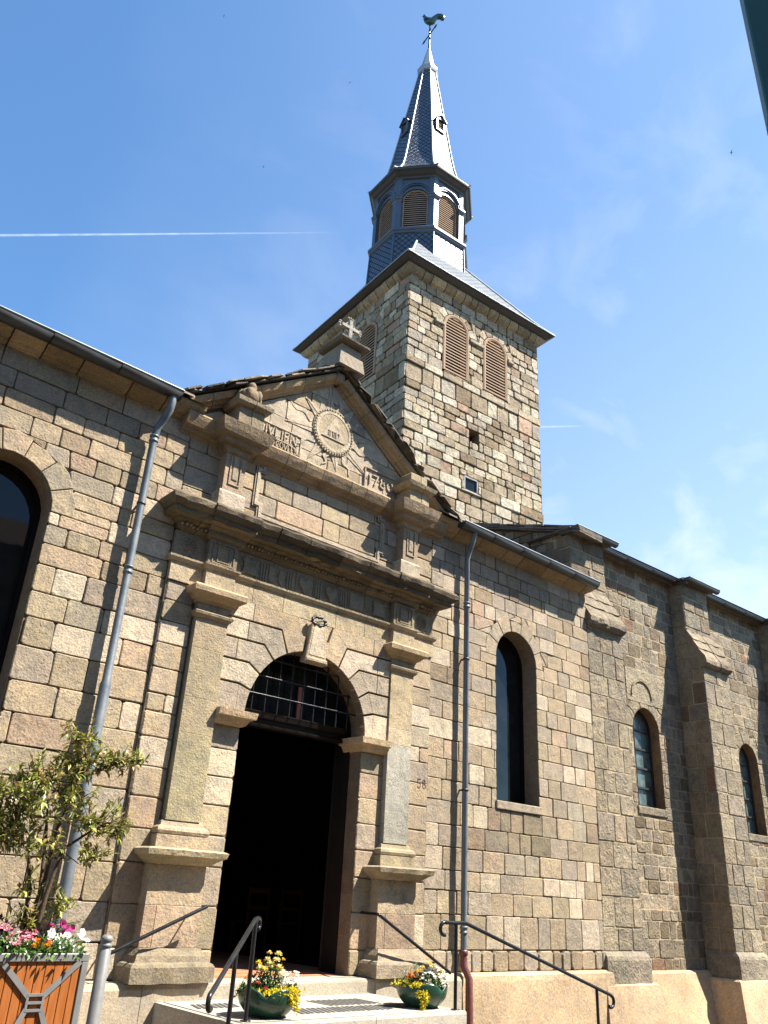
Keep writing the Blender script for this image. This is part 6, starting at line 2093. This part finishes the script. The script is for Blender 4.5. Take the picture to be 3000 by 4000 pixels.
bird((20.82, 20.98, 49.22), 0.17, (0.5, 0.6, 0.5), 0.5, 'dark swift in the sky just left of the spire')
bird((39.18, 5.11, 44.8), 0.15, (-0.6, 0.8, 0.1), -0.4, 'dark swift gliding by the green shopfront at the right edge')
bird((25.33, 39.55, 59.92), 0.13, (0.8, -0.2, 0.2), 0.7, 'tiny dark swift above the vapour trail at left')
bird((19.11, 39.94, 74.67), 0.13, (-0.7, 0.4, 0.3), -0.6, 'tiny dark swift near the top edge of the sky')
def trail(pts, r, label, dens):
    t = thing('vapour_trail', tuple(pts[0]), label, 'vapour trail')
    m, nt, b = new_mat('vapour')
    lw = nt.n('ShaderNodeLayerWeight', i_Blend=0.35)
    tc = nt.n('ShaderNodeTexCoord')
    na = nt.n('ShaderNodeTexNoise', i_Scale=0.02, i_Detail=4.0)
    nt.l(tc.outputs['Object'], na.inputs['Vector'])
    at = nt.n('ShaderNodeAttribute', attribute_name='col')
    tr = nt.n('ShaderNodeBsdfTransparent')
    df = nt.n('ShaderNodeBsdfTranslucent')
    df.inputs[0].default_value = (0.95, 0.95, 0.95, 1)
    mx = nt.n('ShaderNodeMixShader')
    f = nt.math('MULTIPLY', nt.math('SUBTRACT', 1.0, lw.outputs['Facing']), nt.ramp(na.outputs[0], 0.25, 0.7, 0.35, 1.0))
    sepc = nt.n('ShaderNodeSeparateColor')
    nt.l(at.outputs['Color'], sepc.inputs[0])
    f = nt.math('MULTIPLY', nt.math('MULTIPLY', f, sepc.outputs[0]), dens)
    nt.l(f, mx.inputs[0])
    nt.l(tr.outputs[0], mx.inputs[1])
    nt.l(df.outputs[0], mx.inputs[2])
    out = [n for n in nt.t.nodes if n.type == 'OUTPUT_MATERIAL'][0]
    nt.l(mx.outputs[0], out.inputs[0])
    mb = MB()
    a, c = V(pts[0]), V(pts[1])
    n = 24
    for i in range(n):
        u0, u1 = i / n, (i + 1) / n
        k0 = 1 - 0.55 * u0
        k1 = 1 - 0.55 * u1
        fade = min(1.0, (1 - (u0 + u1) / 2) * 2.2)
        mb.tube([a + (c - a) * u0, a + (c - a) * u1], [r * k0, r * k1], 10, (fade, fade, fade), 0, False)
    mb.build('streak', m, t)
trail([(330.0, 2606.0, 2000.0), (1222.0, 1686.9, 2000.0)], 5.0, 'long thin white vapour trail crossing the sky at the left', 0.09)
trail([(2633.4, 2007.6, 2000.0), (2790.0, 1824.0, 2000.0)], 6.0, 'short faint vapour trail in the sky right of the tower', 0.06)

# ------------------------------------------------------------------ chairs just visible inside
def chair(x, y, rz, label):
    t = thing('chair', (x, y, 0.655), label, 'chair', 'wooden chairs inside the church')
    c, sn = math.cos(rz), math.sin(rz)
    F = frame((x, y, 0.655), (c, sn, 0), (sn, -c, 0))
    def part(nm, *b):
        mb = MB()
        for q in b: mb.box(F, *q)
        mb.build(nm, M['door'], t)
    part('seat', (-.21, .21, -.21, .21, .43, .46))
    for a, b, h in ((-.19, -.19, .95), (.19, -.19, .95), (-.19, .19, .43), (.19, .19, .43)):
        part('leg', (a - .018, a + .018, b - .018, b + .018, 0, h))
    part('backrest', (-.17, .17, -.20, -.18, .86, .93))
    part('back_rail', (-.17, .17, -.20, -.18, .62, .68))
chair(8.70, 3.0, 3.1, 'dark wooden chair inside the doorway, the nearer one to the open leaf')
chair(8.08, 3.05, 3.2, 'dark wooden chair inside the doorway, further left in the gloom')
